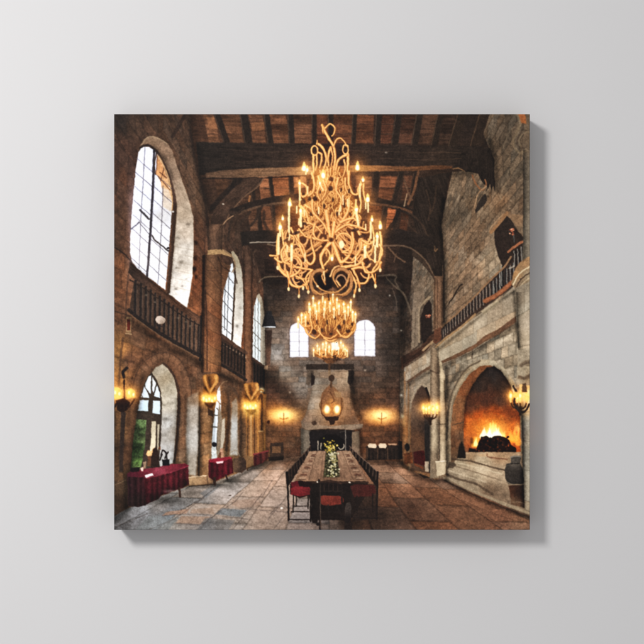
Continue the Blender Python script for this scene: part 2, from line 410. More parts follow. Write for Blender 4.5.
# ================= floor =======================================================
part('printed_floor', 'stone slab floor, grey-blue at lower left and reddish brown to the right')
FL = [(112, 526), (114, 516), (128, 508), (150, 500), (188, 486), (214, 482), (235, 474), (262, 462), (300, 456), (330, 455), (366, 459), (402, 462), (424, 478), (446, 478), (470, 491), (500, 504), (532, 516), (532, 532), (112, 532)]
def slabs(x, y):
    h = np.maximum(y - 409, 6); u = (x - VX) / h; v = 120 / h + u * .035
    t, m, hu, fv = blocks(v, u, .34, .36, 57, .045, .03)
    g = fbm(x * .8, y * 1.6, 2.4, 61, 3); g2 = fbm(x, y * 2.2, 18, 63, 2)
    q = (1 + .09 * t) * (1 - .26 * m) * (1 + .17 * g) * (1 + .13 * g2)
    return np.stack([q * (1 + .05 * hu), q, q * (1 - .05 * hu)], -1)
fill(FL, field((120, 525, (114, 112, 114)), (140, 515, (136, 134, 136)), (165, 522, (130, 134, 138)), (160, 505, (132, 125, 122)), (195, 500, (150, 143, 139)), (200, 522, (126, 126, 130)), (225, 505, (168, 154, 145)),
               (235, 520, (152, 144, 139)), (265, 500, (172, 154, 143)), (250, 480, (182, 166, 155)), (230, 485, (174, 163, 156)), (275, 475, (180, 158, 143)), (270, 462, (116, 90, 72)), (290, 460, (112, 84, 66)), (275, 522, (150, 137, 130)),
               (285, 510, (156, 140, 131)), (300, 525, (128, 116, 112)), (330, 525, (110, 98, 94)), (350, 520, (66, 50, 42)), (380, 520, (72, 52, 42)), (390, 505, (92, 66, 52)), (385, 488, (108, 76, 58)), (385, 472, (150, 114, 90)), (400, 476, (174, 134, 108)),
               (420, 490, (128, 94, 76)), (390, 464, (104, 76, 60)), (440, 500, (114, 84, 69)), (410, 510, (84, 59, 47)), (440, 522, (100, 72, 59)), (470, 505, (116, 86, 71)), (500, 520, (110, 80, 67)), (520, 524, (110, 84, 70)), (440, 484, (124, 94, 78)), pw=3.0),
     tex=slabs, soft=1.0)
# individual slabs and joints
T = rough(.13, 2.2, 71)
for q, c, a in [([(166, 512), (190, 508.5), (186, 513.5), (162, 515.5)], (156, 126, 108), .8), ([(192, 509), (213, 507.5), (214, 514), (190, 513)], (152, 130, 115), .8),
                ([(181, 516), (210, 516.5), (201, 524), (176, 523)], (150, 126, 110), .85), ([(232, 500), (256, 499), (262, 505), (240, 508), (232, 505)], (160, 134, 118), .55), ([(206, 498), (222, 484), (214, 484), (200, 493)], (112, 118, 126), .5),
                ([(222, 508), (247, 510), (240, 517), (215, 514)], (108, 115, 122), .75), ([(148, 516), (178, 518), (168, 530), (135, 530)], (114, 119, 122), .65), ([(205, 518), (235, 520), (228, 530), (196, 530)], (108, 109, 112), .6),
                ([(270, 514), (280, 506), (292, 510), (282, 522)], (150, 132, 122), .5)]:
    fill(q, c, soft=1.4, a=a, tex=T)
for q in [[(114, 527), (128, 522), (147, 513.5)], [(147, 530), (172, 520), (180, 514)], [(196, 530), (216, 514), (234, 502), (243, 492)], [(232, 530), (248, 511), (262, 494)], [(162, 515.5), (186, 514), (212, 515)], [(180, 515), (200, 500), (214, 488)], [(176, 523), (201, 524), (211, 516)],
          [(204, 498), (180, 510)], [(262, 497), (272, 480)], [(268, 519), (284, 500), (290, 490)], [(240, 508), (262, 510), (288, 512)], [(270, 514), (280, 504), (288, 508)], [(222, 516), (247, 519)], [(273, 530), (292, 505)]]:
    line(q, .9, (70, 64, 64), a=.42, soft=1.1)
for q in [[(392, 484), (410, 500), (430, 530)], [(416, 498), (436, 506), (462, 522), (475, 530)], [(487, 516), (500, 524), (512, 530)], [(400, 492), (430, 497), (460, 505)], [(380, 508), (410, 512), (440, 514)], [(440, 490), (480, 508), (520, 522)]]:
    line(q, .9, (66, 46, 38), a=.3, soft=1.2); line([(x + 1, y - .5) for x, y in q], .7, (160, 122, 98), a=.15)
line([(112, 531), (150, 515)], 0.5, (60, 60, 66), a=.2)
fill([(148, 528), (158, 515), (170, 520), (160, 530)], (150, 153, 156), soft=6, a=.35)
FLm = full(FL)
mult(345, 524, 26, 8, .6, 1, FLm); mult(390, 515, 24, 10, .85, 1, FLm)
# ================= timber trusses ===============================================
part('printed_tie_beam', 'massive dark tie beam nearest the viewer with a lighter lower edge')
BM = (44, 36, 33)
fill([(196, 142), (330, 144), (480, 146), (491, 150), (494, 174), (480, 172), (450, 167), (400, 169), (330, 167), (260, 168), (215, 174), (199, 175)],
     field((210, 150, (42, 36, 33)), (250, 158, (48, 39, 35)), (330, 155, (46, 37, 33)), (420, 155, (48, 39, 35)), (480, 160, (38, 32, 30))), tex=wood(1, 0, 1, .28, 81), soft=1.6)
fill([(206, 173), (225, 170), (262, 168), (300, 167), (360, 165), (410, 166.5), (440, 165), (452, 166), (452, 168.5), (410, 171), (360, 171.5), (300, 175), (262, 177), (225, 178), (206, 178)],
     field((215, 174, (92, 72, 58)), (270, 172, (112, 86, 66)), (298, 171, (138, 100, 70)), (360, 168, (150, 102, 62)), (400, 168, (104, 72, 50)), (445, 167, (84, 58, 42))), tex=wood(1, 0, .8, .3, 83), soft=1.2)
line([(203, 178), (250, 178.5), (300, 176)], 1.4, (34, 28, 26), a=.7)
for q in [[(220, 148), (255, 152), (290, 151)], [(235, 162), (300, 161), (340, 163)], [(380, 158), (430, 160), (478, 157)], [(340, 150), (400, 152), (460, 153)]]: line(q, 1, (72, 58, 50), a=.5)
part('printed_bracket', 'dark broken-edged beam end against the right stone wall')
fill([(452, 168), (462, 167), (466, 172), (472, 172), (478, 174), (482, 182), (487, 187), (486, 192), (490, 184), (491, 191), (493, 186), (495, 192), (494, 160), (490, 148), (470, 150)], (38, 32, 30), tex=wood(0, 1, .6, .25, 85))
line([(472, 175), (476, 184), (482, 190), (486, 184), (485, 180)], 1.6, (118, 84, 62)); line([(486, 186), (478, 194), (474, 208)], 1.3, (140, 116, 96))
fill([(485, 194), (486, 202), (478, 211), (475, 213), (478, 203)], (50, 44, 42), smooth=True)
line([(453, 169), (458, 168), (464, 171)], 1.2, (104, 82, 62))

part('printed_roof_truss', 'curved braces and collar beams receding under the roof')
# left diagonal braces
fill([(209, 228), (214, 210), (226, 196), (240, 180), (254, 177), (264, 178), (258, 187), (244, 197), (234, 210), (226, 222), (224, 234)], (66, 51, 43), tex=wood(.7, -.7, 1, .25, 87), soft=1.2)
line([(264, 178), (256, 188), (244, 197), (234, 208), (227, 218)], 1.3, (108, 84, 67), a=.8); line([(212, 208), (226, 192), (240, 180)], 5, (36, 30, 28), soft=2, a=.8)
fill(ell(223, 204, 1.1, .8), (170, 158, 145), soft=1)
# second truss (arched collar)
line([(232, 212), (252, 205), (275, 200), (300, 197), (330, 196), (360, 198), (385, 203), (410, 212), (424, 224)], 7, (40, 33, 30), soft=1.5)
line([(238, 214), (252, 208.5), (272, 204), (300, 201)], 2.2, (92, 72, 58), soft=1.2, a=.8); line([(362, 201), (378, 204), (400, 208), (414, 214), (420, 222)], 2.2, (100, 70, 52), soft=1.2, a=.8)
line([(250, 196), (249, 201)], 2, (130, 90, 60))
for q in [[(244, 208), (232, 220), (228, 240)], [(250, 212), (240, 224), (236, 234)], [(262, 206), (254, 222), (244, 230)]]: line(q, 2.4, (54, 43, 37), soft=1.2)
line([(264, 212), (264, 222), (268, 230)], 3, (40, 33, 30), soft=1.6, a=.7); line([(399, 210), (394, 222), (388, 230)], 4, (36, 30, 28)); line([(418, 172), (414, 190), (408, 204)], 2.5, (98, 70, 52)); line([(404, 180), (408, 192), (412, 200)], 1.6, (92, 70, 56))
line([(416, 176), (430, 175), (444, 178), (440, 210), (432, 230), (440, 262)], 1, (60, 48, 41), a=.5)
fill([(418, 178), (450, 172), (446, 198), (441, 222), (443, 250), (442, 278), (434, 280), (426, 262), (418, 240), (412, 214)], (42, 35, 32), tex=wood(.3, .9, 1, .3, 89), soft=1.3)
for q in [[(402, 214), (410, 226), (418, 234)], [(408, 212), (420, 222), (428, 236), (434, 250)], [(426, 190), (430, 206), (428, 220)], [(436, 186), (434, 204), (430, 214)]]: line(q, 1.6, (70, 55, 46), a=.55, soft=1.4)
line([(434, 246), (435, 251), (437, 249)], 1.3, (120, 94, 70), a=.7, soft=1.1)
# third collar
fill([(240, 232), (262, 230), (300, 232), (300, 243), (262, 243), (242, 246)], (36, 31, 29), tex=wood(1, 0, 1, .2, 91), soft=1.5)
fill([(360, 230), (400, 229), (434, 238), (434, 250), (400, 243), (360, 243)], (38, 32, 30), tex=wood(1, 0, 1, .2, 92), soft=1.5)
line([(250, 242.8), (262, 242), (278, 242.3)], 1.1, (150, 140, 128), soft=1.1)
line([(268, 244), (276, 246), (280, 247)], 1.6, (120, 106, 88), a=.7)
line([(383, 246), (400, 245.5), (412, 249), (424, 259), (432, 272), (438, 290)], 1.6, (104, 86, 72), a=.8, soft=1.3)
line([(388, 247), (396, 256), (405, 262)], 1.5, (92, 72, 58)); line([(396, 254), (394, 262)], 1.2, (84, 66, 54)); line([(256, 250), (248, 262), (252, 270)], 2, (70, 56, 47), a=.7)
fill([(412, 250), (424, 260), (434, 276), (436, 282), (429, 272), (420, 262), (412, 256)], (58, 48, 42))
# fourth collar
line([(259, 282), (264, 277.5), (275, 276.5), (296, 277)], 1.5, (132, 116, 98), a=.8); line([(378, 276), (388, 275), (396, 276), (395, 281), (400, 290), (405, 296), (408, 305), (411, 314)], 1.8, (110, 98, 86), a=.75, soft=1.4)
line([(386, 277), (394, 286), (402, 292), (406, 300)], 1.4, (112, 98, 84), a=.7); line([(392, 288), (396, 300), (397, 312)], 1, (96, 84, 74), a=.6)
glow(290, 281, 2, 2.4, (200, 200, 190), .55); glow(389.5, 295.5, 1, 1, (220, 215, 205), .6); glow(401, 330.5, 1, 1, (255, 245, 225), .8); glow(401, 395, 1.3, 1.3, (255, 240, 215), .9); glow(386, 152.5, 1.2, 1, (180, 170, 160), .5)
for q in [[(404, 206), (406, 198), (407, 194)]]: line(q, 1.2, (200, 172, 140), a=.6, soft=1.2)

# ================= left wall: windows, columns, gallery ============================
part('printed_window_reveal', 'deep pale stone reveal of the tall window nearest the viewer')
fill([(140, 146), (144, 139), (150, 136), (158, 137.5), (167, 143), (172, 150), (177, 166), (184, 186), (190, 203), (193.5, 218), (193.5, 250), (192.5, 275), (190, 292), (187, 308), (168, 294), (172, 255), (174, 225), (175, 205), (172, 186), (165, 166), (156, 152), (148, 146)],
     field((150, 140, (128, 106, 88)), (165, 152, (136, 112, 94)), (174, 172, (146, 124, 106)), (181, 192, (166, 146, 126)), (185, 212, (176, 158, 138)), (183, 232, (200, 186, 168)), (184, 250, (216, 209, 198)),
           (182, 266, (198, 190, 178)), (182, 282, (232, 228, 222)), (183, 298, (238, 235, 230)), (175, 285, (220, 214, 206)), (176, 240, (190, 180, 166)), pw=3),
     tex=lambda x, y: 1 + .16 * fbm(x, y, 6, 101, 4) + .06 * fbm(x, y, 1.6, 102, 1), soft=1.2)
for (x, y, r_, k) in [(188, 224, 3, .72), (178, 238, 2.5, .75), (181, 262, 2.6, .7), (186, 252, 3, .85), (177, 268, 2, .7), (176, 289, 1.6, .6), (182, 286, 1.5, .7), (186, 279, 1.3, .75), (180, 296, 1.4, .8)]: mult(x, y, r_, r_ * .6, k, 1.2)
for y in [247, 254, 262, 271, 279, 288]: line([(170 + (y - 247) * 0, y - 2), (192, y + 3)], .7, (150, 140, 126), a=.35)
line([(141, 146), (145, 139.5), (150, 136.5), (158, 138), (167, 143.5)], 1.2, (160, 140, 116), a=.6)
part('printed_window_frame', 'brown timber frame round the tall near window')
line([(139, 150), (142, 147), (147, 145.5), (153, 148.5), (160, 157), (167, 172), (172, 188), (175, 206), (174, 225), (172, 250), (168, 292)], 3.6, (84, 66, 56), soft=1.2)
line([(140, 148), (147, 145), (153, 148)], 1.6, (44, 36, 34))
part('printed_arched_window', 'tallest arched window, white sky in leaded panes, at upper left of the picture')
w1 = [(138.5, 152), (141, 148.5), (145, 146.8), (149, 147.2), (153, 149.5), (158, 155.5), (163, 165), (167.5, 178), (170.5, 190), (172, 202), (171.5, 216), (169.6, 240), (167.3, 268), (165.2, 290), (156, 283), (147, 276.5), (138, 269), (132.5, 262), (130.4, 254), (130.3, 240), (131.5, 218), (133.5, 192), (136, 168)]
fill(w1, field((145, 170, (226, 229, 246)), (138, 250, (244, 244, 255)), (160, 240, (230, 232, 238)), (155, 275, (232, 235, 244)), (165, 215, (206, 206, 208)), (150, 200, (222, 227, 244)), (165, 260, (222, 224, 226))), soft=.8, tex=rough(.05, 5, 100))
def pane(q, c, a=1): fill(q, c, soft=.8, a=a, tex=rough(.12, 2, 98))  # tinted panes within the glass, orange and beige
pane([(157, 154.5), (162.5, 164), (168, 179), (170.6, 190), (171.8, 200), (164, 197), (161.5, 187), (160.5, 181), (156, 174)], field((158, 160, (190, 140, 98)), (162, 172, (204, 152, 104)), (168, 190, (214, 180, 140)), (163, 182, (206, 164, 120))))
pane([(162, 187), (169, 190), (171.8, 202), (171.4, 212), (162, 206)], (204, 190, 172), .8)
for a_, b_ in [((157.5, 156), (156, 174)), ((160, 172), (166.5, 178)), ((160.5, 181), (164, 168)), ((158, 176), (170, 190))]: line([a_, b_], 1.1, (96, 66, 50), a=.75)
line([(158.5, 156), (164, 166), (169, 180), (172, 196), (172, 210)], 1.0, (226, 186, 132), a=.8)
LD = (88, 88, 102)
def lead(q, w=.8, c=LD, a=.75): line(q, w, c, soft=.8, a=a, smooth=len(q) > 3)
lead([(145, 147), (143.2, 180), (141, 215), (139, 268)], .9, LD, .7); lead([(163, 186), (162, 215), (160, 250), (158, 284)], .9, LD, .75)
for k in range(9):                                   # leading of the left and right lights, running down to the right
    y = 158 + k * 14.2; lead([(136.5 - k * .8, y), (152.6 - k * .6, y + 14 + k * .3)], .8, LD, .6 + .15 * (k % 2))
for k in range(8):
    y = 172 + k * 13.2; lead([(153.5 - k * .7, y), (172 - k * .7, y + 17)], .8, LD, .6 + .15 * (k % 2))
lead([(131, 229), (136, 225), (139, 222)], 1.5, (64, 66, 80), .9); lead([(140, 210), (149, 219)], 2.0, (52, 52, 60), .9); lead([(139, 222), (149, 234)], .9)
lead([(150, 233), (155, 240), (161, 245), (168.5, 251)], 1.5, (58, 56, 60), .95); fill(ell(168, 248, 1.4, 1.1), (30, 28, 32))
lead([(154, 150), (153.3, 180), (151.5, 214), (149.5, 245), (147, 276)], 2.4, (56, 55, 66), 1); lead([(155.4, 152), (154.6, 180), (152.8, 214), (150.9, 245)], .6, (150, 150, 165), .6)
lead([(157, 151), (154, 166), (155.5, 174)], 1.4, (60, 50, 48), .9)
fill(ell(173, 211.6, 1.0, 1.0), (225, 222, 218))
glow(133, 225, 5, 45, (190, 190, 250), .3, 1); glow(150, 262, 16, 14, (240, 240, 255), .12)

part('printed_gallery_balustrade', 'dark wooden balustrade of the near gallery, under the tallest window')
fill([(131, 262), (138, 269), (147, 277), (165, 291), (187, 308), (201, 317), (201, 324), (187, 317), (165, 303), (147, 289), (134, 279), (128, 272)], field((140, 275, (64, 50, 44)), (165, 297, (82, 60, 48)), (195, 318, (92, 66, 52))), tex=wood(.78, .6, .8, .25, 103), soft=1)
fill([(134, 279), (147, 289), (165, 303), (187, 317), (201, 324), (201, 358), (187, 352), (160, 336), (140, 322), (129, 312)], field((140, 300, (70, 55, 47)), (180, 335, (86, 66, 54))), tex=wood(.2, .95, 1, .2, 105), soft=1)
for i in range(15):
    t = i / 14; x = 135.5 + 63 * t ** .92; yt = 281 + 43.5 * t; yb = 316 + 38 * t
    line([(x, yt), (x - .6, yb)], 2.6 - .9 * t, (42, 36, 35), smooth=False, soft=.9)
    line([(x + 1.5 - .4 * t, yt + 1), (x + 1 - .4 * t, yb - 2)], .7, (106, 90, 80), smooth=False, a=.45)
for x, y in [(146, 295), (155, 302), (178, 318), (186, 322), (190, 326)]: glow(x, y, 1, 1, (200, 180, 150), .35)
line([(130, 280), (148, 291), (166, 304), (186, 318), (201, 326)], 1.3, (48, 38, 34))
line([(129, 310), (140, 319), (160, 333), (184, 347), (201, 356)], 3.4, (44, 36, 34), soft=1); line([(129, 314), (142, 323), (162, 337), (184, 350), (201, 359)], 1.2, (128, 98, 74), a=.6)
line([(201, 316), (200.5, 340), (200, 360)], 2.2, (44, 36, 34))
part('printed_knob', 'pale round ball on the near gallery balustrade')  # pale round knob on the balustrade
fill(ell(160.3, 320, 5.2, 3.9, rot=.15), field((158, 318, (206, 190, 176)), (163, 323, (150, 132, 118))), smooth=True)
line([(157, 323), (158, 326), (163, 326)], 1.3, (46, 40, 40))
part('printed_plaque', 'small dark red plaque in a pale frame below the near gallery')
fill([(126, 317), (131.5, 317), (131, 333), (126, 332)], (150, 120, 88)); fill([(127, 319), (130.4, 319), (130.2, 330), (127, 330)], (92, 40, 30)); line([(126, 333.5), (131.5, 334)], 1, (170, 140, 106))

# upper window 2
part('printed_window_reveal', 'pale reveal of the second tall window')
fill([(231, 252), (233.5, 251), (238, 257), (241.5, 268), (243, 285), (243.5, 310), (242.5, 330), (241, 349), (230, 341), (232, 300), (233, 275), (233.5, 262)], field((236, 258, (156, 144, 122)), (240, 280, (182, 174, 160)), (238, 310, (204, 198, 188)), (237, 335, (226, 220, 212))), tex=rough(.12, 3, 107), soft=.9)
mult(237, 326, 1.8, 2, .55); mult(240, 308, 2, 1.6, .8)
part('printed_arched_window', 'second arched window from the left, beyond the first column')
fill([(221.5, 336), (221.5, 312), (223, 288), (226, 273), (230, 265), (232.5, 263), (234, 276), (233.5, 300), (232, 320), (230.5, 341)], field((225, 300, (224, 230, 236)), (229, 330, (226, 230, 234)), (230, 275, (210, 214, 218))), soft=.8)
for q in [[(229, 268), (228, 300), (226.5, 338)], [(223, 288), (229, 294), (233, 299)], [(222, 300), (233, 312)], [(222, 315), (231, 324)], [(226, 274), (233, 283)], [(222, 326), (231, 334)], [(225, 280), (224.5, 330)]]: line(q, .9, (84, 84, 88), a=.85)
line([(233.5, 262), (235, 275), (234, 300), (232, 341)], 1.8, (66, 55, 48)); line([(222, 336), (222, 310), (224, 285), (228, 270), (232, 262)], .8, (96, 84, 76), a=.7)
line([(234, 272), (237, 283)], 1.4, (60, 50, 44), a=.8)
# column 2 and window 3
part('printed_pier', 'brown stone pier between second and third tall windows')
fill([(243.5, 250), (249, 255), (252, 262), (253, 300), (252.5, 384), (246, 384), (243.5, 345), (244.5, 300)], field((248, 260, (76, 58, 48)), (248, 300, (104, 74, 57)), (249, 350, (106, 76, 57)), (249, 380, (112, 80, 58))), tex=rough(.12, 3, 109), soft=1.2)
line([(251.5, 262), (252, 380)], 1.2, (70, 48, 38), a=.6)
part('printed_arched_window', 'narrow third arched window from the left')
fill([(252.5, 357), (253, 325), (254, 306), (257, 296), (260, 300), (261, 330), (260.5, 363)], (214, 220, 220), soft=.8)
for q in [[(255, 304), (255, 358)], [(258, 298), (258, 360)], [(253, 318), (261, 325)], [(253, 332), (261, 340)], [(253.5, 345), (261, 352)]]: line(q, .8, (92, 90, 88), a=.8)
part('printed_window_reveal', 'pale reveal of the narrow third window')
fill([(256.5, 296), (259, 293.5), (262, 298), (264, 310), (265, 330), (265, 366), (260.5, 363), (261, 330), (260, 305)], field((261, 300, (164, 152, 134)), (263, 340, (196, 186, 170))), tex=rough(.1, 3, 111), soft=.9)
part('printed_gallery_balustrade', 'dark balustrade below the second tall window')
fill([(220, 333), (231, 341), (245, 351), (246, 381), (236, 375), (219, 364)], (62, 47, 40), soft=1, tex=rough(.15, 2, 113))
for i in range(8):
    x = 222 + 22.5 * i / 7; line([(x, 342 + 12 * i / 7), (x - .3, 361 + 13.5 * i / 7)], 1.5, (34, 29, 28), smooth=False); glow(x + 1.5, 345 + 12 * i / 7, .8, .9, (190, 165, 140), .5)
line([(220, 334), (232, 343), (246, 353)], 3.2, (80, 60, 50)); line([(220, 343), (246, 361)], .9, (40, 33, 31)); line([(219, 363), (246, 380)], 2.6, (44, 36, 33)); line([(221, 369), (243, 381)], 1.2, (110, 82, 62), a=.6)
part('printed_gallery_balustrade', 'short dark balustrade below the narrow third window')
fill([(252.5, 357), (265, 366), (265, 394), (253, 387)], (48, 37, 33), soft=1, tex=rough(.15, 2, 115))
for i in range(4): line([(254.5 + i * 3, 363 + i * 2), (254.5 + i * 3, 385 + i * 2)], 1.3, (30, 26, 25), smooth=False)
line([(252.5, 358), (265, 367)], 2, (70, 52, 44))
# near column with capital
part('printed_column', 'brown stone column with pale capital between the first two tall windows')
fill([(209, 224), (223, 224), (225, 232), (222, 250), (208, 250)], field((212, 235, (92, 70, 56)), (220, 240, (80, 62, 51))), tex=wood(0, 1, 1, .2, 117), soft=1)
fill([(206.5, 254), (221, 254), (222, 262), (231, 266), (229, 272), (223.5, 290), (221.5, 312), (221, 372), (201.5, 372), (202.5, 330), (205, 290), (206, 262)],
     field((210, 262, (104, 76, 56)), (220, 265, (86, 62, 46)), (212, 290, (110, 78, 56)), (206, 320, (104, 70, 50)), (214, 330, (122, 82, 56)), (220, 330, (98, 66, 48)), (212, 360, (122, 84, 56))), tex=stone('left', .3, .14, 119, .06, .25, .12, .05), soft=1)
fill([(207.5, 250), (222, 249), (226, 251), (232, 255), (231, 257), (222, 254), (207.5, 255)], (158, 128, 92), tex=rough(.15, 2, 121)); line([(224, 250), (233, 258), (235, 266), (232, 272)], 1.4, (130, 106, 82), a=.8)
line([(218, 257), (222, 266), (230, 271)], 1.3, (58, 42, 34), a=.7); line([(207, 270), (219, 271)], 1, (70, 50, 40), a=.6)
line([(205.5, 290), (207, 330), (207, 370)], 1.5, (64, 44, 35), a=.75); line([(204, 255), (204, 300), (202.5, 372)], 2.0, (58, 42, 36), a=.6)
line([(222, 225), (216, 236), (222, 250)], 1.1, (66, 50, 42), a=.6); line([(224, 214), (236, 214), (238, 236), (232, 246)], 4, (66, 52, 44), soft=2, a=.6)
line([(222, 225), (228, 219), (233, 216)], 1.2, (140, 112, 88))

# near dark lamp hood high on the end of the left wall
part('printed_hood_lamp', 'dark cone shaped lamp hood at the far end of the left gallery')
line([(267, 280), (266, 300), (268, 312)], 2, (50, 42, 38)); fill([(262, 327), (264, 318), (267, 311), (271, 311), (275, 322), (276.5, 327)], (38, 38, 42), soft=.9); line([(264, 326.8), (275, 326.8)], 1.3, (196, 200, 204))
fill([(264.5, 330), (272, 330), (270, 366), (266.5, 366)], field((267, 335, (58, 46, 42)), (269, 360, (110, 84, 70))), soft=1); line([(266, 333), (266.3, 366)], .9, (110, 88, 76), a=.7); fill([(264, 366), (268, 365), (267.5, 370), (264, 369)], (196, 160, 128), soft=1)

# shade under the far end of the gallery
mult(272, 376, 8, 9, .75, 1); 
# ================= left wall, lower storey ==========================================
part('printed_arch_surround', 'plain stone arch round the near ground floor window')
line([(136, 420), (137, 395), (143, 376), (152, 364), (164, 358.5), (176, 364), (184, 380), (187, 400), (186, 440)], 10, (116, 86, 66), soft=3, a=.5); line([(130, 425), (131, 395), (138, 370), (150, 357), (164, 352.5), (178, 358), (189, 376), (192, 400)], 1.2, (70, 52, 42), a=.55)
line([(163.5, 363.5), (171, 371), (176.5, 383), (179, 400), (178, 430), (174, 462)], 2.8, (62, 48, 41), soft=1.5, a=.85)
part('printed_window_reveal', 'pale curved reveal of the near ground floor window')
fill([(151, 373), (156, 367), (162.5, 364), (168, 368.5), (174, 378), (177, 390), (177.5, 405), (176, 430), (173, 463), (158, 468), (160, 440), (161, 410), (161, 392), (157, 380)],
     field((160, 370, (184, 172, 152)), (166, 378, (150, 136, 114)), (171, 390, (178, 168, 148)), (170, 400, (196, 188, 172)), (168, 425, (190, 188, 184)), (166, 455, (182, 180, 178)), (174, 430, (160, 152, 142))), tex=rough(.13, 3, 123), soft=1)
for (x, y, r_, k) in [(166, 419, 4, .7), (163, 405, 4, .82), (172, 403, 4, .85), (164, 435, 3, .82)]: mult(x, y, r_, 1.5, k)
part('printed_window_frame', 'dark frame of the near ground floor window')
fill([(151.5, 372), (156.5, 379), (160.5, 390), (162, 402), (161, 440), (158, 470), (130, 472), (132, 450), (136, 420), (139, 398), (143.5, 385), (148, 376)], (62, 54, 48), soft=.9)
part('printed_window_panes', 'pale sky panes of the near ground floor window')
PN = field((145, 390, (214, 224, 234)), (143, 408, (200, 218, 230)), (155, 405, (206, 220, 230)), (150, 380, (222, 226, 226)))
for q in [[(149, 376), (151, 375), (150.5, 394), (146, 388), (145, 384)], [(144, 386), (149, 395), (149, 398), (141, 397)], [(139.8, 400), (148.5, 400), (148, 411), (138, 410.5)], [(152.5, 377), (156, 383), (153.5, 393), (152.3, 390)], [(157, 385), (160, 394), (160, 398), (154, 396)], [(153, 400.5), (160, 400.5), (160, 414), (152.5, 413)]]: fill(q, PN, soft=.8)
for q in [[(140, 392), (144, 400)]]: line(q, .9, (80, 76, 72), a=.7)
part('printed_garden_view', 'green garden seen through the left light of the near ground floor window')
fill([(136, 419), (146.5, 420), (145, 445), (142, 462), (140, 469), (131, 470), (132.5, 445)], field((141, 423, (104, 138, 88)), (139, 432, (54, 74, 46)), (143, 440, (92, 114, 76)), (138, 446, (38, 58, 34)), (134, 452, (56, 88, 44)), (141, 450, (42, 62, 36)), (137, 456, (34, 46, 32)), (137, 461, (104, 148, 74)), (135, 467, (110, 142, 84))), soft=.9, tex=lambda x, y: (1 + .7 * fbm(x, y, 3.2, 125, 3))[..., None] * np.array([1.04, .97, 1.0]) + .10 * fbm(x, y, 5, 126, 1)[..., None])
part('printed_window_panes', 'cream coloured light right of the mullion')
fill([(151.5, 421), (156, 421), (155.5, 445), (153, 456), (149.5, 454), (151, 440)], field((153, 425, (190, 180, 156)), (152, 445, (214, 204, 178))), soft=.9); fill([(157.5, 424), (159.5, 424), (158.5, 448), (157, 456)], (176, 168, 148), soft=.9)
part('printed_pier', 'brown pier and pale lit splay beside the near ground floor window')
fill([(187, 398), (193, 394), (198, 392), (199.5, 400), (199, 440), (196, 476), (187.5, 474), (186, 440)], field((193, 400, (128, 108, 90)), (194, 410, (168, 160, 150)), (193, 440, (186, 182, 176)), (192, 465, (162, 152, 140))), tex=rough(.14, 3, 127), soft=3, a=.95)
line([(199.5, 395), (199, 440), (198, 474)], 2, (86, 68, 54), soft=2, a=.6)
fill([(188.5, 477), (207, 475), (213, 476), (213, 484), (189, 486)], field((195, 480, (164, 134, 102)), (210, 480, (136, 106, 80))), tex=rough(.12, 3, 129)); line([(188.5, 477.3), (206, 475.5)], 1.1, (206, 178, 146)); line([(207, 476), (208, 485)], 1, (96, 74, 58)); line([(189, 486), (213, 484.5)], 1.2, (72, 58, 48), a=.8)
fill([(127, 396), (128, 470), (136, 420), (139, 400), (136, 385)], (100, 72, 52), soft=3, a=.6)
part('printed_pillar_base', 'stone base in the lower left corner of the picture')
fill([(112, 484), (126, 478), (128, 506), (112, 518)], field((118, 490, (112, 88, 68)), (124, 500, (82, 62, 50))), tex=rough(.12, 3, 131), soft=1.2); line([(112, 486), (126, 480)], 1.2, (150, 122, 94), a=.7)

# second bay, lower storey
part('printed_arched_window', 'slim bright ground floor window behind the first gilt sconce')
fill([(212, 462), (211.5, 448), (213, 425), (215.5, 405), (217.5, 390), (219.5, 386), (220.5, 394), (221, 410), (217, 440), (215.5, 460)], (226, 232, 236), soft=1)
for q in [[(216.5, 400), (220.5, 404)], [(212, 414.5), (220, 415.5)], [(212, 427), (218, 427)], [(217, 408), (218.5, 414), (217, 440), (215, 458)]]: line(q, 1.1, (70, 66, 62), a=.85)
fill([(219, 400), (222, 418), (221, 450), (217, 460), (217, 430)], (128, 114, 98), soft=1.2)
fill([(222, 420), (225, 418), (225, 436), (222, 452), (220, 452)], (180, 168, 150), soft=1.4); line([(223, 392), (227, 386), (229, 400), (229, 420), (226, 450)], 2.6, (86, 66, 52), soft=2); line([(219, 390), (222, 383), (227, 381)], 1.3, (150, 120, 92), a=.6)
fill([(232, 402), (236, 398), (238, 404), (237.5, 430), (238, 455), (230, 455), (230.5, 430)], field((235, 405, (140, 124, 106)), (234, 430, (186, 184, 180)), (234, 450, (166, 160, 152))), soft=2.6, tex=rough(.1, 3, 133))
line([(229, 386), (236, 392), (240, 404), (241, 425), (240, 455)], 2.4, (78, 60, 48), soft=2, a=.8)
line([(230, 453), (236, 450), (240, 456)], 1.2, (150, 136, 120), a=.7)
part('printed_panelled_door', 'tall golden brown panelled doorway at the far end of the left wall')
fill([(246, 398), (266, 394), (266, 454), (254, 458), (246, 458)], field((250, 410, (160, 104, 44)), (262, 405, (168, 108, 52)), (250, 440, (140, 100, 62)), (262, 440, (132, 90, 50))), soft=1.5, tex=rough(.1, 4, 135), a=.9)
for q, w_, c in [([(248, 412), (247.5, 470)], 1.4, (84, 60, 40)), ([(251, 414), (251, 458)], 2.2, (176, 134, 88)), ([(254.5, 408), (254.5, 456)], 1.5, (88, 58, 34)), ([(257.5, 402), (261.5, 396), (261.5, 430)], 2.2, (52, 34, 24)), ([(258, 400), (258, 452)], 1.2, (184, 128, 66)), ([(264.5, 396), (264.5, 454)], 1.5, (184, 128, 70)), ([(259, 431), (263, 431)], 1.3, (190, 150, 100))]: line(q, w_, c, a=.85)
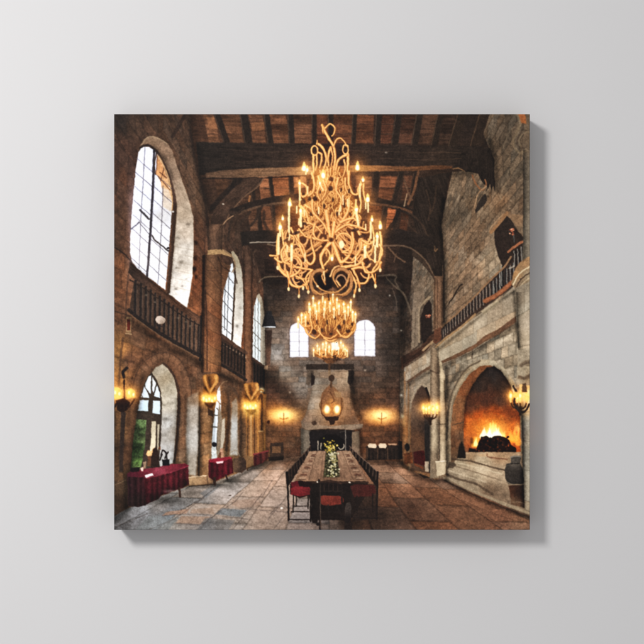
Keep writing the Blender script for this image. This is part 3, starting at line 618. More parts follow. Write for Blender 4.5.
fill([(246, 455), (256, 457), (256, 466), (246, 468)], (126, 96, 66), soft=1.2); line([(240, 470), (254, 466), (266, 460)], 1.5, (84, 62, 48), a=.7)
# ================= right side ====================================================
TS = rough(.12, 3, 141)
part('printed_doorway', 'dark arched opening high on the right wall')
fill([(494, 231), (497, 225), (506, 215), (511, 220), (517, 230), (523, 237), (532, 240), (532, 262), (512, 280), (503, 268), (498, 256), (495, 245)], (46, 38, 36), soft=1, tex=rough(.1, 3, 143))
fill([(508, 216), (512, 214), (526, 216), (526, 238), (520, 232), (513, 222)], field((516, 222, (122, 100, 82)), (523, 232, (112, 98, 86))), soft=1.2, tex=TS)
line([(491, 232), (498, 224), (507, 213)], 3.4, (132, 102, 78), soft=1); line([(489.5, 231), (492, 226), (503, 214)], 1.2, (160, 130, 104), a=.7)
part('printed_doorway', 'small dark opening at gallery level, mid right')
fill([(424, 306), (429, 300), (431.5, 304), (432, 334), (424, 342), (421, 340), (420.5, 318)], (42, 34, 32), soft=.9)
line([(419, 342), (419, 310), (424, 302), (430, 297)], 2.0, (140, 124, 106), soft=1)
r = np.random.RandomState(2)
for cx_, cy_, n, sp in [(512.5, 231, 16, 2.2), (428.5, 315.5, 12, 1.7)]:
    part('printed_flower_posy', 'small orange posy in the upper opening at right' if n == 16 else 'small orange posy in the mid right opening')
    for k in range(n):
        x, y = cx_ + r.randn() * sp * .6, cy_ + r.randn() * sp * .7; fill(ell(x, y, .9, .8, 8), [(164, 102, 80), (190, 146, 126), (126, 70, 56)][k % 3], soft=.8)
line([(513.5, 235), (514, 242)], 1.2, (80, 84, 90), a=.7)

part('printed_post', 'brown timber wall post beside the mid right opening')
fill([(434, 276), (443.5, 276), (443, 330), (438, 334), (433, 330)], field((436, 300, (124, 98, 80)), (441, 300, (84, 66, 56))), tex=wood(0, 1, 1, .2, 145), soft=1); line([(437.5, 280), (437.5, 330)], 1, (70, 54, 46), a=.8)
line([(440.8, 240), (443.5, 262), (443.8, 322)], 1.5, (52, 42, 37), a=.8)
fill([(412, 312), (414, 290), (424, 276), (424, 300), (419, 308), (418, 345), (411, 350)], field((415, 320, (134, 120, 106)), (420, 290, (116, 102, 90))), tex=TS, soft=1.2, a=.8)
line([(415.5, 312), (414.5, 346)], 1.1, (96, 84, 74), a=.7)

part('printed_far_gallery', 'mid right stone gallery parapet with brown rail')
fill([(402, 356), (421, 347), (425, 340), (434, 332), (434, 340), (427, 350), (410, 362), (403, 368)], (66, 48, 40), soft=1, tex=wood(.8, -.5, 1, .25, 147))
line([(424, 342), (428, 336), (434, 332)], 1.8, (40, 32, 30)); line([(402, 358), (402, 368)], 2, (90, 62, 48))
fill([(404, 368), (420, 358), (432, 349), (438, 351), (438, 366), (430, 368), (409, 381), (404, 380)], field((408, 372, (150, 136, 120)), (425, 362, (160, 146, 130)), (436, 356, (140, 124, 108))), tex=stone('right', .2, .1, 151, .07, .14, .1, .08), soft=.9)
line([(423, 350), (432, 342), (444, 333)], 2.2, (150, 126, 102)); line([(408, 381.5), (420, 373), (430, 367)], 2.4, (100, 80, 66)); line([(430, 366), (434, 371), (437, 372)], 1.8, (96, 78, 66))

part('printed_archway', 'mid right pointed archway with brown shadowed inner side')
fill([(409, 384), (430, 369), (437, 372), (438, 480), (402, 468), (403, 400)], field((412, 392, (146, 132, 118)), (430, 378, (148, 136, 122)), (434, 420, (128, 112, 96)), (406, 430, (150, 104, 64)), (406, 455, (110, 80, 58))), tex=stone('right', .2, .1, 153, .06, .12, .1, .08), soft=1)
fill([(411, 470), (410.5, 420), (412, 402), (417, 390), (421.5, 385.5), (426, 388), (430, 396), (433, 412), (434, 474)], field((414, 410, (112, 90, 74)), (418, 440, (98, 70, 52)), (424, 400, (64, 50, 44)), (430, 430, (44, 38, 38))), soft=1.2, tex=rough(.1, 3, 155))
line([(409, 470), (409, 420), (411, 401), (416, 389), (421.5, 384), (427, 388), (431.5, 398)], 1.4, (160, 144, 124), a=.6); line([(426, 388), (428.5, 396), (430, 405)], 2.2, (34, 29, 28))
for q in [[(404.5, 372), (405, 440), (404, 462)], [(408.5, 384), (408.5, 466)]]: line(q, 1.6, (178, 128, 84), a=.5, soft=1.5)
part('printed_banner', 'dark hanging cloth beside the mid right archway')
fill([(424, 405), (436.5, 406), (437, 472), (429, 473), (425, 460)], (42, 38, 38), soft=1, tex=wood(0, 1, 1, .2, 157)); line([(429, 408), (430, 472)], 1, (62, 56, 54), a=.7)
part('printed_far_furniture', 'small wooden chest and dark red seat by the mid right wall')
fill([(404, 453), (412, 452), (413, 463), (404, 464)], (104, 62, 38), soft=1, tex=rough(.12, 2, 159)); fill([(413, 452), (424, 450), (426, 466), (414, 463)], (64, 26, 26), soft=1.4); fill(ell(407, 447, 2.6, 4), (36, 30, 28), soft=1.5); fill([(414, 463), (423, 467), (423, 469), (414, 465)], (110, 62, 42), soft=1)

part('printed_column', 'slender grey stone column left of the great hearth')
fill([(430.5, 346), (438, 350), (438.5, 380), (438, 478), (430, 478), (430, 380)], field((432, 370, (152, 136, 118)), (437, 370, (104, 88, 76)), (433, 440, (160, 146, 128)), (437, 460, (126, 112, 98))), tex=rough(.12, 4, 161), soft=1)
fill([(438.5, 360), (441, 360), (445.5, 380), (446, 470), (440, 476), (439, 420)], field((441, 370, (170, 156, 136)), (444, 420, (150, 132, 112)), (442, 460, (166, 152, 134))), tex=rough(.1, 4, 163), soft=1)
line([(438.8, 362), (439, 475)], 1.2, (88, 74, 64), a=.8); line([(444, 380), (446.5, 425), (446, 470)], 1, (96, 80, 66), a=.7)
line([(430, 370), (434, 372), (438, 373)], 1.6, (84, 70, 60), soft=1.4, a=.8)
line([(436, 424.5), (446, 424)], 1, (110, 96, 82)); fill([(435.5, 461), (446, 460), (445.5, 474), (437, 476)], (186, 172, 152), tex=TS, soft=.9); line([(435.5, 461.5), (446, 461)], 1, (206, 194, 176)); fill([(424.5, 461), (428.5, 461), (428.5, 472), (425, 471)], (166, 150, 134), soft=1)

part('printed_gallery_parapet', 'pale stone parapet of the right gallery with brown string course')
fill([(437, 346), (450, 336), (468, 322), (484, 311), (500, 299), (514, 286), (518, 288), (518, 318), (498, 333), (476, 346), (456, 355), (441, 362), (437, 356)],
     field((442, 352, (156, 142, 126)), (460, 342, (160, 147, 132)), (480, 328, (164, 150, 135)), (500, 312, (158, 144, 130)), (513, 300, (150, 138, 126))), tex=stone('right', .22, .11, 165, .06, .12, .10, .08), soft=1)
fill([(481, 311), (498, 299), (499, 303), (484, 315)], (186, 172, 152), soft=1, a=.8)
fill([(441, 361), (456, 354), (475, 344), (484, 336), (498, 329), (517, 315), (517.5, 321), (498, 335), (484, 342), (472, 350), (456, 358), (443, 363)], field((450, 359, (96, 74, 60)), (480, 343, (110, 84, 68)), (510, 324, (104, 80, 66))), tex=wood(.8, -.55, 1, .2, 167), soft=.9)
line([(443, 364.5), (472, 351.5), (484, 344), (517, 322.5)], 1.1, (80, 68, 60), a=.5)
line([(472, 350), (472, 358)], 1.2, (80, 68, 60), a=.7)
part('printed_gallery_balustrade', 'iron and timber balustrade climbing the right gallery')
fill([(439, 330), (454, 316), (475, 296), (503, 268), (512, 262), (532, 248), (532, 262), (514, 286), (484, 308), (460, 326), (440, 341)], (62, 50, 46), soft=1, tex=rough(.12, 3, 169))
for i in range(24):
    t = i / 23; x = 442 + 70 * t ** 1.15; yt = 329 - 66 * t ** 1.05; yb = 337 - 53 * t ** 1.02
    line([(x, yt), (x + .3, yb)], 1.0 + .5 * t, (42, 38, 40), smooth=False); line([(x + 1.1 + .4 * t, yt), (x + 1.3 + .4 * t, yb)], .8 + .3 * t, (136, 128, 126) if t < .7 else (120, 124, 130), smooth=False, a=.75)
for x, y0_, y1_ in [(493.5, 284, 294), (499.5, 272, 288), (501, 266, 286), (514, 251, 266), (517.5, 249, 264), (521, 247, 261), (525, 245, 258)]:
    line([(x, y0_), (x + .6, y1_)], 1.1, (132, 132, 134), smooth=False, a=.8); line([(x + 1.6, y0_), (x + 2, y1_)], 1.6, (34, 31, 33), smooth=False)
line([(437, 331), (455, 315), (474, 297), (490, 280), (503, 268), (511, 257)], 1.8, (128, 102, 82)); line([(508, 252), (518, 244), (532, 237)], 2.4, (140, 94, 72)); line([(485, 301), (498, 294), (512, 282)], 4.4, (124, 80, 58), soft=1.2, hi=(144, 98, 74))
line([(436, 347), (446, 338), (462, 326), (475, 314)], 1.8, (146, 120, 94)); fill([(434, 330), (441, 327), (441, 340), (436, 344), (433, 342)], (88, 60, 48), soft=1, tex=TS)
line([(509, 268.5), (514, 266)], 1.4, (170, 162, 154), a=.7)

part('printed_column', 'thick round stone column at the right edge of the picture')
fill([(526, 112), (532, 112), (532, 262), (522, 262), (523, 240), (523.5, 170), (522, 150)], field((526, 130, (96, 84, 74)), (527, 180, (92, 86, 80)), (526, 240, (112, 106, 100))), tex=rough(.1, 4, 171), soft=1.2)
line([(516, 112), (520, 122), (517, 132), (513, 140), (515, 148), (520, 153), (526, 150)], 2.6, (124, 110, 94), soft=1.8, a=.6); line([(520, 112), (523, 124), (521, 132), (517, 140), (519, 147), (524, 148)], 1.6, (64, 54, 48), a=.6, soft=1.5); line([(532, 132), (524, 133), (519, 140), (521, 147)], 1.4, (124, 110, 94), a=.5, soft=1.5)
fill([(517, 112), (525, 112), (526, 124), (521, 123)], (146, 90, 54), soft=1.5, a=.85)
fill([(511, 284), (513, 273), (519, 263), (527, 257), (532, 256), (532, 292), (518, 292)], field((516, 275, (150, 118, 86)), (524, 264, (142, 114, 88)), (528, 275, (150, 138, 122)), (520, 284, (130, 116, 102))), soft=1, tex=TS)
line([(513, 285), (519, 274), (532, 265)], 1.4, (196, 180, 156)); line([(516, 288), (521, 279), (532, 271)], 1.3, (86, 72, 62)); line([(517, 291), (523, 283), (532, 276)], 1.2, (176, 160, 140), a=.8)
fill([(515.5, 288), (532, 280), (532, 350), (518, 350), (516, 320)], field((518, 300, (128, 118, 108)), (523, 310, (156, 148, 138)), (529, 320, (146, 138, 130)), (523, 340, (158, 148, 136))), soft=.9, tex=stone('right', .4, .17, 173, .04, .22, .08, .03))
fill([(518, 350), (532, 346), (532, 360), (523, 364), (527, 366), (532, 366), (532, 388), (516, 384), (517, 368)], field((522, 355, (150, 140, 128)), (522, 375, (156, 146, 132)), (530, 380, (140, 122, 100))), soft=1.2, tex=TS)
line([(521, 365), (526, 362), (532, 361)], 3.4, (96, 84, 74), soft=2.4, a=.8); line([(519, 377), (525, 378), (531, 374)], 3.4, (86, 72, 60), soft=2.4, a=.8)
fill([(519, 384), (532, 386), (532, 512), (523.5, 508), (523, 470), (521, 430)], field((525, 392, (216, 170, 110)), (524, 405, (196, 160, 116)), (526, 425, (138, 132, 124)), (526, 460, (130, 126, 120)), (527, 500, (140, 132, 122))), soft=1, tex=stone('right', .4, .15, 175, .05, .2, .1, .03))

# great hearth
part('printed_hearth_arch', 'great pointed stone arch of the right hand hearth')
fill([(447, 482), (446, 430), (448, 405), (453, 388), (462, 372), (473, 362), (482, 359), (493, 360), (505, 369), (514, 382), (519, 398), (522, 420), (522, 470)], field((450, 410, (120, 106, 92)), (460, 380, (130, 118, 103)), (480, 362, (148, 136, 120)), (505, 372, (152, 141, 126)), (516, 392, (158, 140, 112))), soft=1.2, tex=stone('right', .1, .07, 177, .05, .10, .12, .06))
line([(446.5, 440), (448.5, 406), (455, 386), (466, 369), (480, 361)], 1.6, (84, 74, 66), a=.75); line([(448.5, 440), (450.5, 408), (457, 388), (468, 372), (481, 364)], 1.1, (164, 148, 130), a=.5, soft=1.2)
fill([(451, 472), (450.5, 425), (453, 405), (459, 389), (469, 374), (480, 366), (490, 365), (500, 370), (509, 382), (514, 396), (519, 410), (520, 460), (460, 462)],
     field((457, 400, (120, 86, 62)), (453, 420, (128, 96, 72)), (463, 392, (118, 74, 48)), (470, 378, (112, 72, 48)), (480, 369, (116, 78, 54)), (458, 420, (128, 84, 56)), (458, 440, (94, 68, 52)), (454, 460, (82, 66, 54))), soft=1, tex=stone('right', .1, .07, 179, .07, .14, .1, .05))
line([(452, 425), (464, 422)], 1, (80, 62, 50), a=.8)
part('printed_hearth_interior', 'dark red brick back of the hearth')
HI = [(464, 456), (463.5, 430), (464, 412), (466, 398), (473, 384), (481, 373), (487, 367), (494, 366), (502, 372), (509, 383), (514, 396), (520, 412), (520.5, 455)]  # dark at the top, more orange low down
fill(HI, field((480, 385, (48, 38, 35)), (495, 375, (44, 38, 38)), (505, 385, (52, 40, 35)), (500, 400, (66, 44, 36)), (470, 405, (78, 48, 36)), (485, 400, (72, 44, 34)), (468, 425, (170, 84, 36)), (480, 418, (150, 66, 26)), (495, 412, (140, 62, 26)), (512, 412, (104, 50, 28)), (515, 430, (180, 84, 34)), (470, 445, (150, 80, 44)), (465, 452, (110, 76, 58)), pw=3.4),
     tex=stone('right', .07, .045, 181, .07, .10, .10, .08), soft=1)
him = full(HI)
part('printed_fire', 'bright orange fire burning in the hearth')
glow(491, 430, 23, 14, (255, 112, 16), .6, .9, him); glow(493, 431, 12, 10, (255, 170, 50), .7, .9, him)
r = np.random.RandomState(12)
def flame(x, y, h, w, c, bend=0, a=1, soft=1.2):
    fill([(x - w / 2, y), (x - w * .55, y - h * .3), (x - w * .2 + bend * .5, y - h * .7), (x + bend, y - h), (x + w * .25 + bend * .4, y - h * .6), (x + w * .55, y - h * .25), (x + w / 2, y)], c, soft=soft, smooth=True, a=a)
for k in range(26):
    x = r.uniform(474, 515); h = 6 + 15 * math.exp(-((x - 494) / 9) ** 2) * r.uniform(.6, 1); flame(x, 442, h, r.uniform(3, 6), (250, 150, 44), r.uniform(-2, 2), .55, 2)
for k in range(22):
    x = 494 + r.randn() * 6; h = 8 + 13 * math.exp(-((x - 494) / 6) ** 2) * r.uniform(.5, 1); flame(x, 440, h, r.uniform(2.5, 5), (255, 214, 110), r.uniform(-1.5, 1.5), .7, 1.6)
for k in range(14):
    x = 494 + r.randn() * 4.5; flame(x, 438, r.uniform(5, 12), r.uniform(2.5, 5), (255, 248, 205), r.uniform(-1, 1), .85, 1.4)
for x, y, h, w_ in [(474, 447, 10, 5), (477, 447, 14, 4), (514, 441, 14, 5), (518, 445, 18, 5), (510, 440, 10, 5)]: flame(x, y, h, w_, (255, 178, 70), 1, .75, 1.8)
flame(475.5, 446, 9, 3.5, (255, 232, 150), .5, .9, 1.2)
glow(517.5, 428, 3, 5, (255, 170, 90), .6, 1, him)
for k in range(60):
    x, y = 492 + r.randn() * 13, 420 + r.randn() * 9; glow(x, y, r.uniform(.6, 1.4), r.uniform(.6, 1.4), (255, 190, 90), r.uniform(.05, .16), 1, him)
mult(472, 441, 1.6, 4, .5); glow(494, 434, 9, 7, (255, 245, 190), .5, 1, him)
part('printed_firewood', 'black charred logs piled on the hearth')
lg = [(476, 449), (479, 441), (481, 437), (486, 435.5), (490, 438), (494, 436), (500, 435.5), (505, 437), (509, 440), (511, 445), (516, 448), (516, 453), (500, 454), (486, 452), (476, 453), (468, 452), (469, 448)]
fill(lg, (30, 20, 18), soft=1.1, tex=rough(.3, 2, 183))
for k in range(34):
    x, y = r.uniform(473, 513), r.uniform(438, 451); glow(x, y, .8, .9, (255, 110, 40), r.uniform(.1, .35))
for k in range(16):
    x, y = r.uniform(480, 508), r.uniform(437, 448); fill(ell(x, y, r.uniform(1, 2.4), r.uniform(.9, 1.6), 9, r.rand() * 3), (20, 15, 15), soft=.8)
part('printed_hearth_steps', 'worn pale stone steps up to the hearth')
fill([(446, 478), (449, 466), (460, 456), (466, 452), (486, 452), (522, 452), (524, 510), (500, 503), (470, 491)],
     field((470, 456, (146, 122, 100)), (500, 456, (150, 124, 102)), (480, 462, (176, 160, 140)), (460, 462, (160, 146, 128)), (480, 470, (178, 164, 146)), (462, 472, (164, 150, 134)), (500, 474, (156, 140, 124)), (470, 484, (138, 124, 110)), (490, 492, (104, 88, 76)), (455, 476, (130, 118, 106)), (502, 498, (112, 96, 84)), pw=3.2),
     tex=lambda x, y: 1 + .14 * fbm(x * .5 + y * .3, y, 3, 185, 3) + .08 * fbm(x, y, 9, 187, 2), soft=1.2)
line([(452, 459), (470, 461), (488, 466), (505, 470)], 1.6, (70, 58, 50), soft=1.4, a=.8); line([(446, 474), (458, 479), (476, 484), (492, 494)], 2.2, (72, 60, 52), soft=1.6, a=.75); line([(455, 466), (475, 472), (500, 480)], 1.2, (112, 98, 86), a=.6)
line([(458, 463), (480, 468), (502, 474)], 1.4, (196, 182, 162), a=.6); line([(448, 470), (466, 476), (486, 482)], 1.4, (192, 178, 160), a=.5); line([(444, 478), (458, 484), (470, 490), (500, 502), (532, 514)], 3, (148, 134, 118), soft=1.6, a=.7); line([(444, 480), (470, 493), (500, 506), (530, 517)], 1.4, (66, 50, 42), a=.6)
fill([(476, 454), (492, 452.5), (494, 456), (480, 456.5)], (176, 150, 124), soft=1); line([(487, 454), (489, 457), (507, 459)], 1.2, (92, 58, 46), a=.7, soft=1.1)
fill([(457, 458), (459, 445), (462, 441), (465, 450), (466, 458)], (34, 27, 25), soft=1.6); fill([(447, 468), (449, 462), (454, 462), (456, 465), (452, 468)], (74, 64, 56), soft=1.4)
part('printed_urn', 'large dark grey urn beside the hearth')
fill([(510.5, 457), (520, 455.5), (521, 458), (520, 463), (523, 470), (524, 484), (508, 484), (505, 478), (504.5, 470), (506, 464), (511, 462)], field((508, 470, (60, 56, 56)), (514, 464, (78, 74, 73)), (515, 475, (46, 43, 43)), (521, 475, (38, 35, 36))), soft=.8, tex=rough(.08, 3, 189))
line([(510.5, 457), (515, 456), (521, 456.5)], 1.3, (118, 112, 108)); line([(511, 464), (519, 463.5)], 1, (34, 31, 31)); line([(506, 466), (513, 464.5), (520, 465)], .9, (98, 92, 88), a=.6); line([(506, 482), (516, 485), (524, 484)], 1.2, (120, 108, 98), a=.8)
part('printed_urn_stand', 'dark brown stand under the urn')
fill([(508.5, 485), (523.5, 485), (524.5, 508), (511, 504)], field((512, 492, (66, 44, 34)), (519, 492, (38, 28, 26)), (512, 502, (96, 76, 62))), soft=1, tex=rough(.15, 3, 191)); line([(512, 502), (518, 502), (524, 503)], 1.1, (120, 102, 88), a=.7)

# ================= fireplace on the end wall =========================================
part('printed_end_fireplace', 'tapering stone chimney hood and dark fireplace on the end wall')
fill([(314, 370), (350, 370), (349.5, 385), (350.5, 398), (353, 408), (356, 416), (361, 426), (302, 428), (301, 421), (305, 416), (309, 402), (312, 388)],
     field((316, 385, (138, 128, 116)), (312, 405, (134, 122, 110)), (308, 420, (118, 100, 86)), (325, 378, (122, 106, 92)), (344, 380, (146, 126, 106)), (346, 400, (128, 100, 80)), (350, 415, (112, 82, 62)), (330, 400, (124, 100, 80)), (340, 420, (108, 80, 60))), tex=stone('far', .24, .09, 193, .06, .14, .12, .1), soft=1.1)
fill([(306, 364), (354, 364), (354, 369.5), (306, 369.5)], (50, 42, 38), soft=.9); line([(306, 370), (354, 370)], .9, (120, 106, 94), a=.7)
fill([(307, 370), (314, 370), (313, 378), (309, 386), (306, 384)], (92, 80, 70), soft=1); fill([(311, 373), (315, 376), (314, 384), (311, 386)], (48, 40, 37), soft=1.3); fill([(348, 370), (354, 370), (354, 380), (350, 385), (347, 382)], (54, 44, 40), soft=1.2); line([(347.5, 372), (346.5, 382)], 1.6, (168, 148, 124), a=.8)
mult(354, 395, 4, 14, .7); mult(363, 402, 7, 8, .72)
fill([(301, 421), (305, 424), (330, 426), (355, 424), (363, 424), (362, 428), (352, 430), (330, 428), (308, 430), (303, 428)], (126, 108, 92), soft=.9, tex=TS); line([(306, 431), (330, 429.5), (354, 431)], 1.6, (36, 30, 28), a=.85)
fill([(301, 428), (311, 431), (312, 458), (301, 458)], field((304, 440, (122, 112, 100)), (310, 440, (100, 90, 80))), tex=TS, soft=1.1); fill([(350.5, 432), (359, 431), (360, 460), (351, 456)], field((355, 440, (112, 96, 80)), (355, 452, (124, 104, 88))), tex=TS, soft=1.1)
fill([(309, 431), (330, 429.5), (352, 431), (351.5, 456), (311, 456)], (32, 28, 29), soft=1); fill([(318, 439), (326, 434), (336, 434), (344, 440), (344, 450), (318, 450)], (22, 19, 20), soft=1.5)
line([(345.5, 430), (345.5, 450)], 1, (110, 104, 98)); line([(345, 431), (340, 432)], .7, (90, 84, 80), a=.6)
line([(317.8, 441), (317.8, 450)], 1.1, (150, 140, 126)); line([(321, 443), (320.8, 449)], 1.1, (140, 130, 114)); ring(341, 446, 3, 3, 1.0, (160, 150, 134), -40, 150)
fill(ell(314, 423, 2.6, 2.2), (58, 46, 40), soft=1.3)

# far furniture
part('printed_far_chest', 'small dark cabinet against the end wall left of the fireplace')
fill([(270, 443), (283, 442), (284, 458), (270, 459)], (58, 44, 36), soft=1.2); fill([(272, 446), (281, 446), (281, 453), (272, 453)], (104, 76, 54), soft=1); fill([(268, 457), (284, 456), (283, 460), (269, 461)], (40, 31, 27), soft=1.4)
part('printed_far_seats', 'row of dark chairs with three cream cushions near the far wall')
fill([(366, 446), (402, 445), (402, 459), (366, 460)], (44, 35, 31), soft=1.2, tex=rough(.2, 2, 195)); fill([(398, 441), (402, 441), (402, 459), (398, 459)], (34, 28, 27), soft=1)
for x0_, x1_, c in [(367.5, 376.5, (206, 184, 156)), (378, 386.5, (208, 186, 158)), (388, 396.5, (176, 140, 112))]:
    fill([(x0_, 445), (x0_ + 2, 443.2), (x1_ - 1, 443.5), (x1_, 446), (x1_ - 1, 448), (x0_ + 1, 447.5)] if c[0] > 200 else [(x0_, 443.5), (x1_, 443.5), (x1_, 445), (x0_, 445)], c, soft=.9)
    line([(x0_ - .5, 448), (x0_ - .5, 459)], 1, (92, 70, 54), a=.7)
for x_ in (369, 373, 380, 384, 390, 394): line([(x_, 449), (x_, 459)], 1, (28, 23, 22), a=.8)

# sconces on the end wall
part('printed_wall_sconce', 'small glowing sconce on the end wall left of the fireplace')
for x in (279, 283.5, 288): fill(ell(x, 415, .9, 2.0), (255, 226, 150), soft=1)
line([(280, 418), (283.5, 419), (288, 417.5)], 1.2, (150, 84, 30), a=.6, soft=1.3); line([(283.5, 413), (283.7, 423)], 1, (130, 70, 28), a=.7, soft=1.2); fill(ell(268.5, 422, 1.6, 2), (60, 34, 18), soft=1)
part('printed_wall_sconce', 'small glowing sconce on the end wall right of the fireplace')
for x in (378, 381.5, 385): fill(ell(x, 415, .9, 1.8), (255, 226, 156), soft=1)
line([(378, 418), (381, 419), (386, 417.5)], 1.2, (150, 84, 30), a=.6, soft=1.3); line([(381.5, 413), (381.3, 423)], 1, (120, 66, 28), a=.7, soft=1.2)
glow(402, 420, 3, 6, (255, 150, 70), .6); glow(402, 416, 1.6, 2, (255, 220, 150), .7)

# ================= soft modelling of the masonry ======================================
shaft([(202, 255), (222, 255), (221.5, 372), (201, 372)], (204, 200), (224, 223), .45)
shaft([(209, 224), (223, 224), (222, 250), (208, 250)], 208, 223, .4)
shaft([(243.5, 250), (252.5, 250), (252.5, 384), (244, 384)], 243.5, 252.8, .45)
shaft([(199, 392), (213, 392), (213, 476), (198, 476)], 198.5, 214, .45, .55)
shaft([(430.5, 346), (438.5, 346), (438, 461), (430, 461)], 430, 438.6, .5); shaft([(439, 366), (446, 366), (446, 461), (439, 461)], 439, 446.4, .42)
shaft([(516, 292), (532, 292), (532, 350), (518, 350)], (516, 518), 538, .5, .5); shaft([(521, 390), (532, 390), (532, 508), (523, 508)], 522, 538, .45, .5); shaft([(523, 150), (532, 150), (532, 256), (523, 262)], 523, 538, .5, .5)
shaft([(434, 278), (443.5, 278), (443, 330), (434, 330)], 434, 444, .4)
tone([(205, 255), (203, 310), (201, 372)], 2.2, .85); tone([(194, 214), (200, 250), (200, 300)], 5, .9)
tone([(129, 319), (160, 341), (201, 364)], 4, .62); tone([(219, 374), (246, 387)], 3.5, .6); tone([(132, 263), (165, 293), (187, 311)], 2, .8)
tone([(175, 205), (173, 250), (169, 292)], 2.2, .75); tone([(172, 178), (165, 160), (154, 148)], 2.4, .7)
tone([(143, 378), (139, 392), (136, 420), (131, 470)], 4, .6); tone([(151, 372), (160, 360)], 3, .8); tone([(178, 400), (177, 435), (174, 464)], 3, .66); tone([(186, 395), (187, 440), (187, 474)], 2.4, .72); tone([(200, 392), (199, 440), (198, 476)], 2, .7)
for a in range(-70, 75, 14):                       # joints between the arch stones
    t = math.radians(a); tone([(163 + 21 * math.sin(t), 386 - 25 * math.cos(t)), (163 + 30 * math.sin(t), 386 - 35 * math.cos(t))], .8, .86, smooth=False)
tone([(134, 425), (135, 398), (142, 374), (152, 361), (164, 356), (176, 362), (186, 378), (189, 400)], 1.8, 1.12); tone([(128, 425), (129, 395), (136, 369), (149, 354), (164, 349), (179, 354)], 2.2, .78)
tone([(214, 392), (214, 440), (212, 480)], 1.6, .72); tone([(227, 392), (228, 420), (226, 455)], 2, .75); tone([(240, 395), (242, 425), (241, 458)], 2.4, .75)
tone([(114, 520), (128, 508)], 4, .6, smooth=False); tone([(113, 400), (113, 530)], 2.5, .7, smooth=False); tone([(127, 476), (126, 506)], 4, .55)
tone([(188, 487), (214, 485), (236, 477), (262, 464)], 2.4, .62); tone([(250, 468), (275, 461), (300, 459)], 3, .72)
tone([(264, 300), (264.5, 380), (264, 460)], 3, .62); tone([(401, 290), (401, 460)], 3.5, .66, smooth=False); tone([(264, 281), (330, 278), (400, 281)], 7, .7); tone([(266, 378), (276, 384), (288, 398), (300, 408)], 7, .72)
tone([(443, 367), (472, 353), (484, 346), (517, 325)], 2.6, .68); tone([(447, 368), (447, 420), (447, 476)], 1.8, .62); tone([(430, 372), (409, 384)], 2, .7); tone([(409, 384), (408.5, 468)], 1.8, .75)
tone([(444, 200), (441, 230), (444, 260), (444.5, 325)], 3, .6); tone([(497, 190), (495, 160), (489, 140)], 3, .62); tone([(452, 174), (470, 173)], 3, .7)
tone([(438, 350), (484, 313), (515, 290)], 1.8, .72); tone([(514, 292), (516, 320), (518, 346)], 1.8, .62); tone([(518, 390), (522, 430), (523, 506)], 2.2, .6)
tone([(449, 425), (451, 405), (458, 387), (469, 371), (482, 363), (493, 362), (504, 369), (513, 381)], 1.2, 1.06); tone([(464, 428), (466, 400), (476, 381), (487, 369)], 2, .7); tone([(514, 397), (505, 376), (494, 367)], 2, .68)
tone([(446, 380), (446, 400), (449, 385), (462, 367)], 2.4, .72)
tone([(402, 464), (424, 479), (446, 480)], 2.4, .6); tone([(446, 481), (470, 494), (500, 507), (530, 518)], 2.4, .62)
tone([(366, 461), (402, 463)], 3, .62, smooth=False)
tone([(302, 430), (302, 458)], 2.4, .62, smooth=False); tone([(360, 430), (361, 460)], 2.4, .62, smooth=False); tone([(312, 372), (308, 404), (301, 422)], 3, .8); tone([(352, 372), (353, 398), (360, 416)], 3.4, .62)
tone([(420, 500), (380, 496), (376, 520)], 14, .86); tone([(114, 116), (190, 114)], 14, .86, smooth=False); tone([(190, 116), (206, 200), (209, 222)], 5, .72)
tone([(404, 300), (404, 360)], 5, .75, smooth=False)

mult(116, 500, 16, 34, .66); mult(114, 250, 9, 120, .86); mult(118, 440, 9, 26, .8); mult(150, 345, 34, 12, .92); mult(420, 440, 16, 34, .9)

mult(206, 440, 9, 34, 1.14); mult(182, 435, 6, 30, 1.1); mult(204, 330, 14, 40, 1.08); mult(170, 346, 40, 9, 1.08); mult(330, 400, 40, 34, 1.06)
# ================= cloth covered side tables =====================================
def folds(x, y): return 1 + .26 * np.sin(x * 1.15 + 1.3 * fbm(x, y * .2, 6, 201, 2)) * (.5 + .5 * vnoise(x / 5, y / 30, 203)) + .12 * fbm(x, y, 3, 205, 2)
part('printed_side_table', 'nearest side table under a long crimson cloth')
mult(165, 500, 26, 5, .55, 1, FLm); mult(190, 493, 16, 3.5, .7, 1, FLm)
fill([(127, 474), (140, 474), (146, 478), (146, 505), (138, 507), (128, 506)], field((130, 485, (44, 26, 30)), (143, 485, (52, 24, 30)), (135, 503, (36, 26, 27))), soft=.9, tex=folds)
fill([(144, 477), (165, 473.5), (188, 465.5), (189, 484), (182, 488), (162, 495), (158, 499), (146, 504.5)], field((150, 486, (74, 25, 34)), (170, 480, (84, 28, 38)), (185, 474, (72, 25, 33)), (155, 498, (36, 17, 21)), (172, 491, (44, 18, 23)), (186, 484, (44, 18, 23))), soft=.9, tex=folds)
fill([(126.5, 473.8), (131, 471), (150, 467.8), (172, 464), (185, 463.5), (189, 465.5), (168, 472.5), (146, 477.5), (128, 476.5)], field((132, 474, (70, 27, 40)), (150, 471, (112, 42, 58)), (158, 470, (146, 66, 84)), (172, 467, (118, 42, 58)), (184, 465, (98, 32, 46)), (145, 476, (86, 29, 42))), soft=.8, tex=rough(.08, 3, 207))
line([(146, 478), (168, 473), (188, 466)], .9, (170, 66, 92), a=.6)
line([(179.5, 488), (179.8, 496.5)], 2.2, (58, 40, 34)); glow(170, 491, 6, 1.6, (190, 180, 176), .35)
fill([(144.5, 475), (152.5, 473), (153.5, 475.5), (146, 477.5)], (226, 214, 212), soft=.7)
part('printed_ornament', 'gilt flower ornament and dark figurines on the nearest side table')
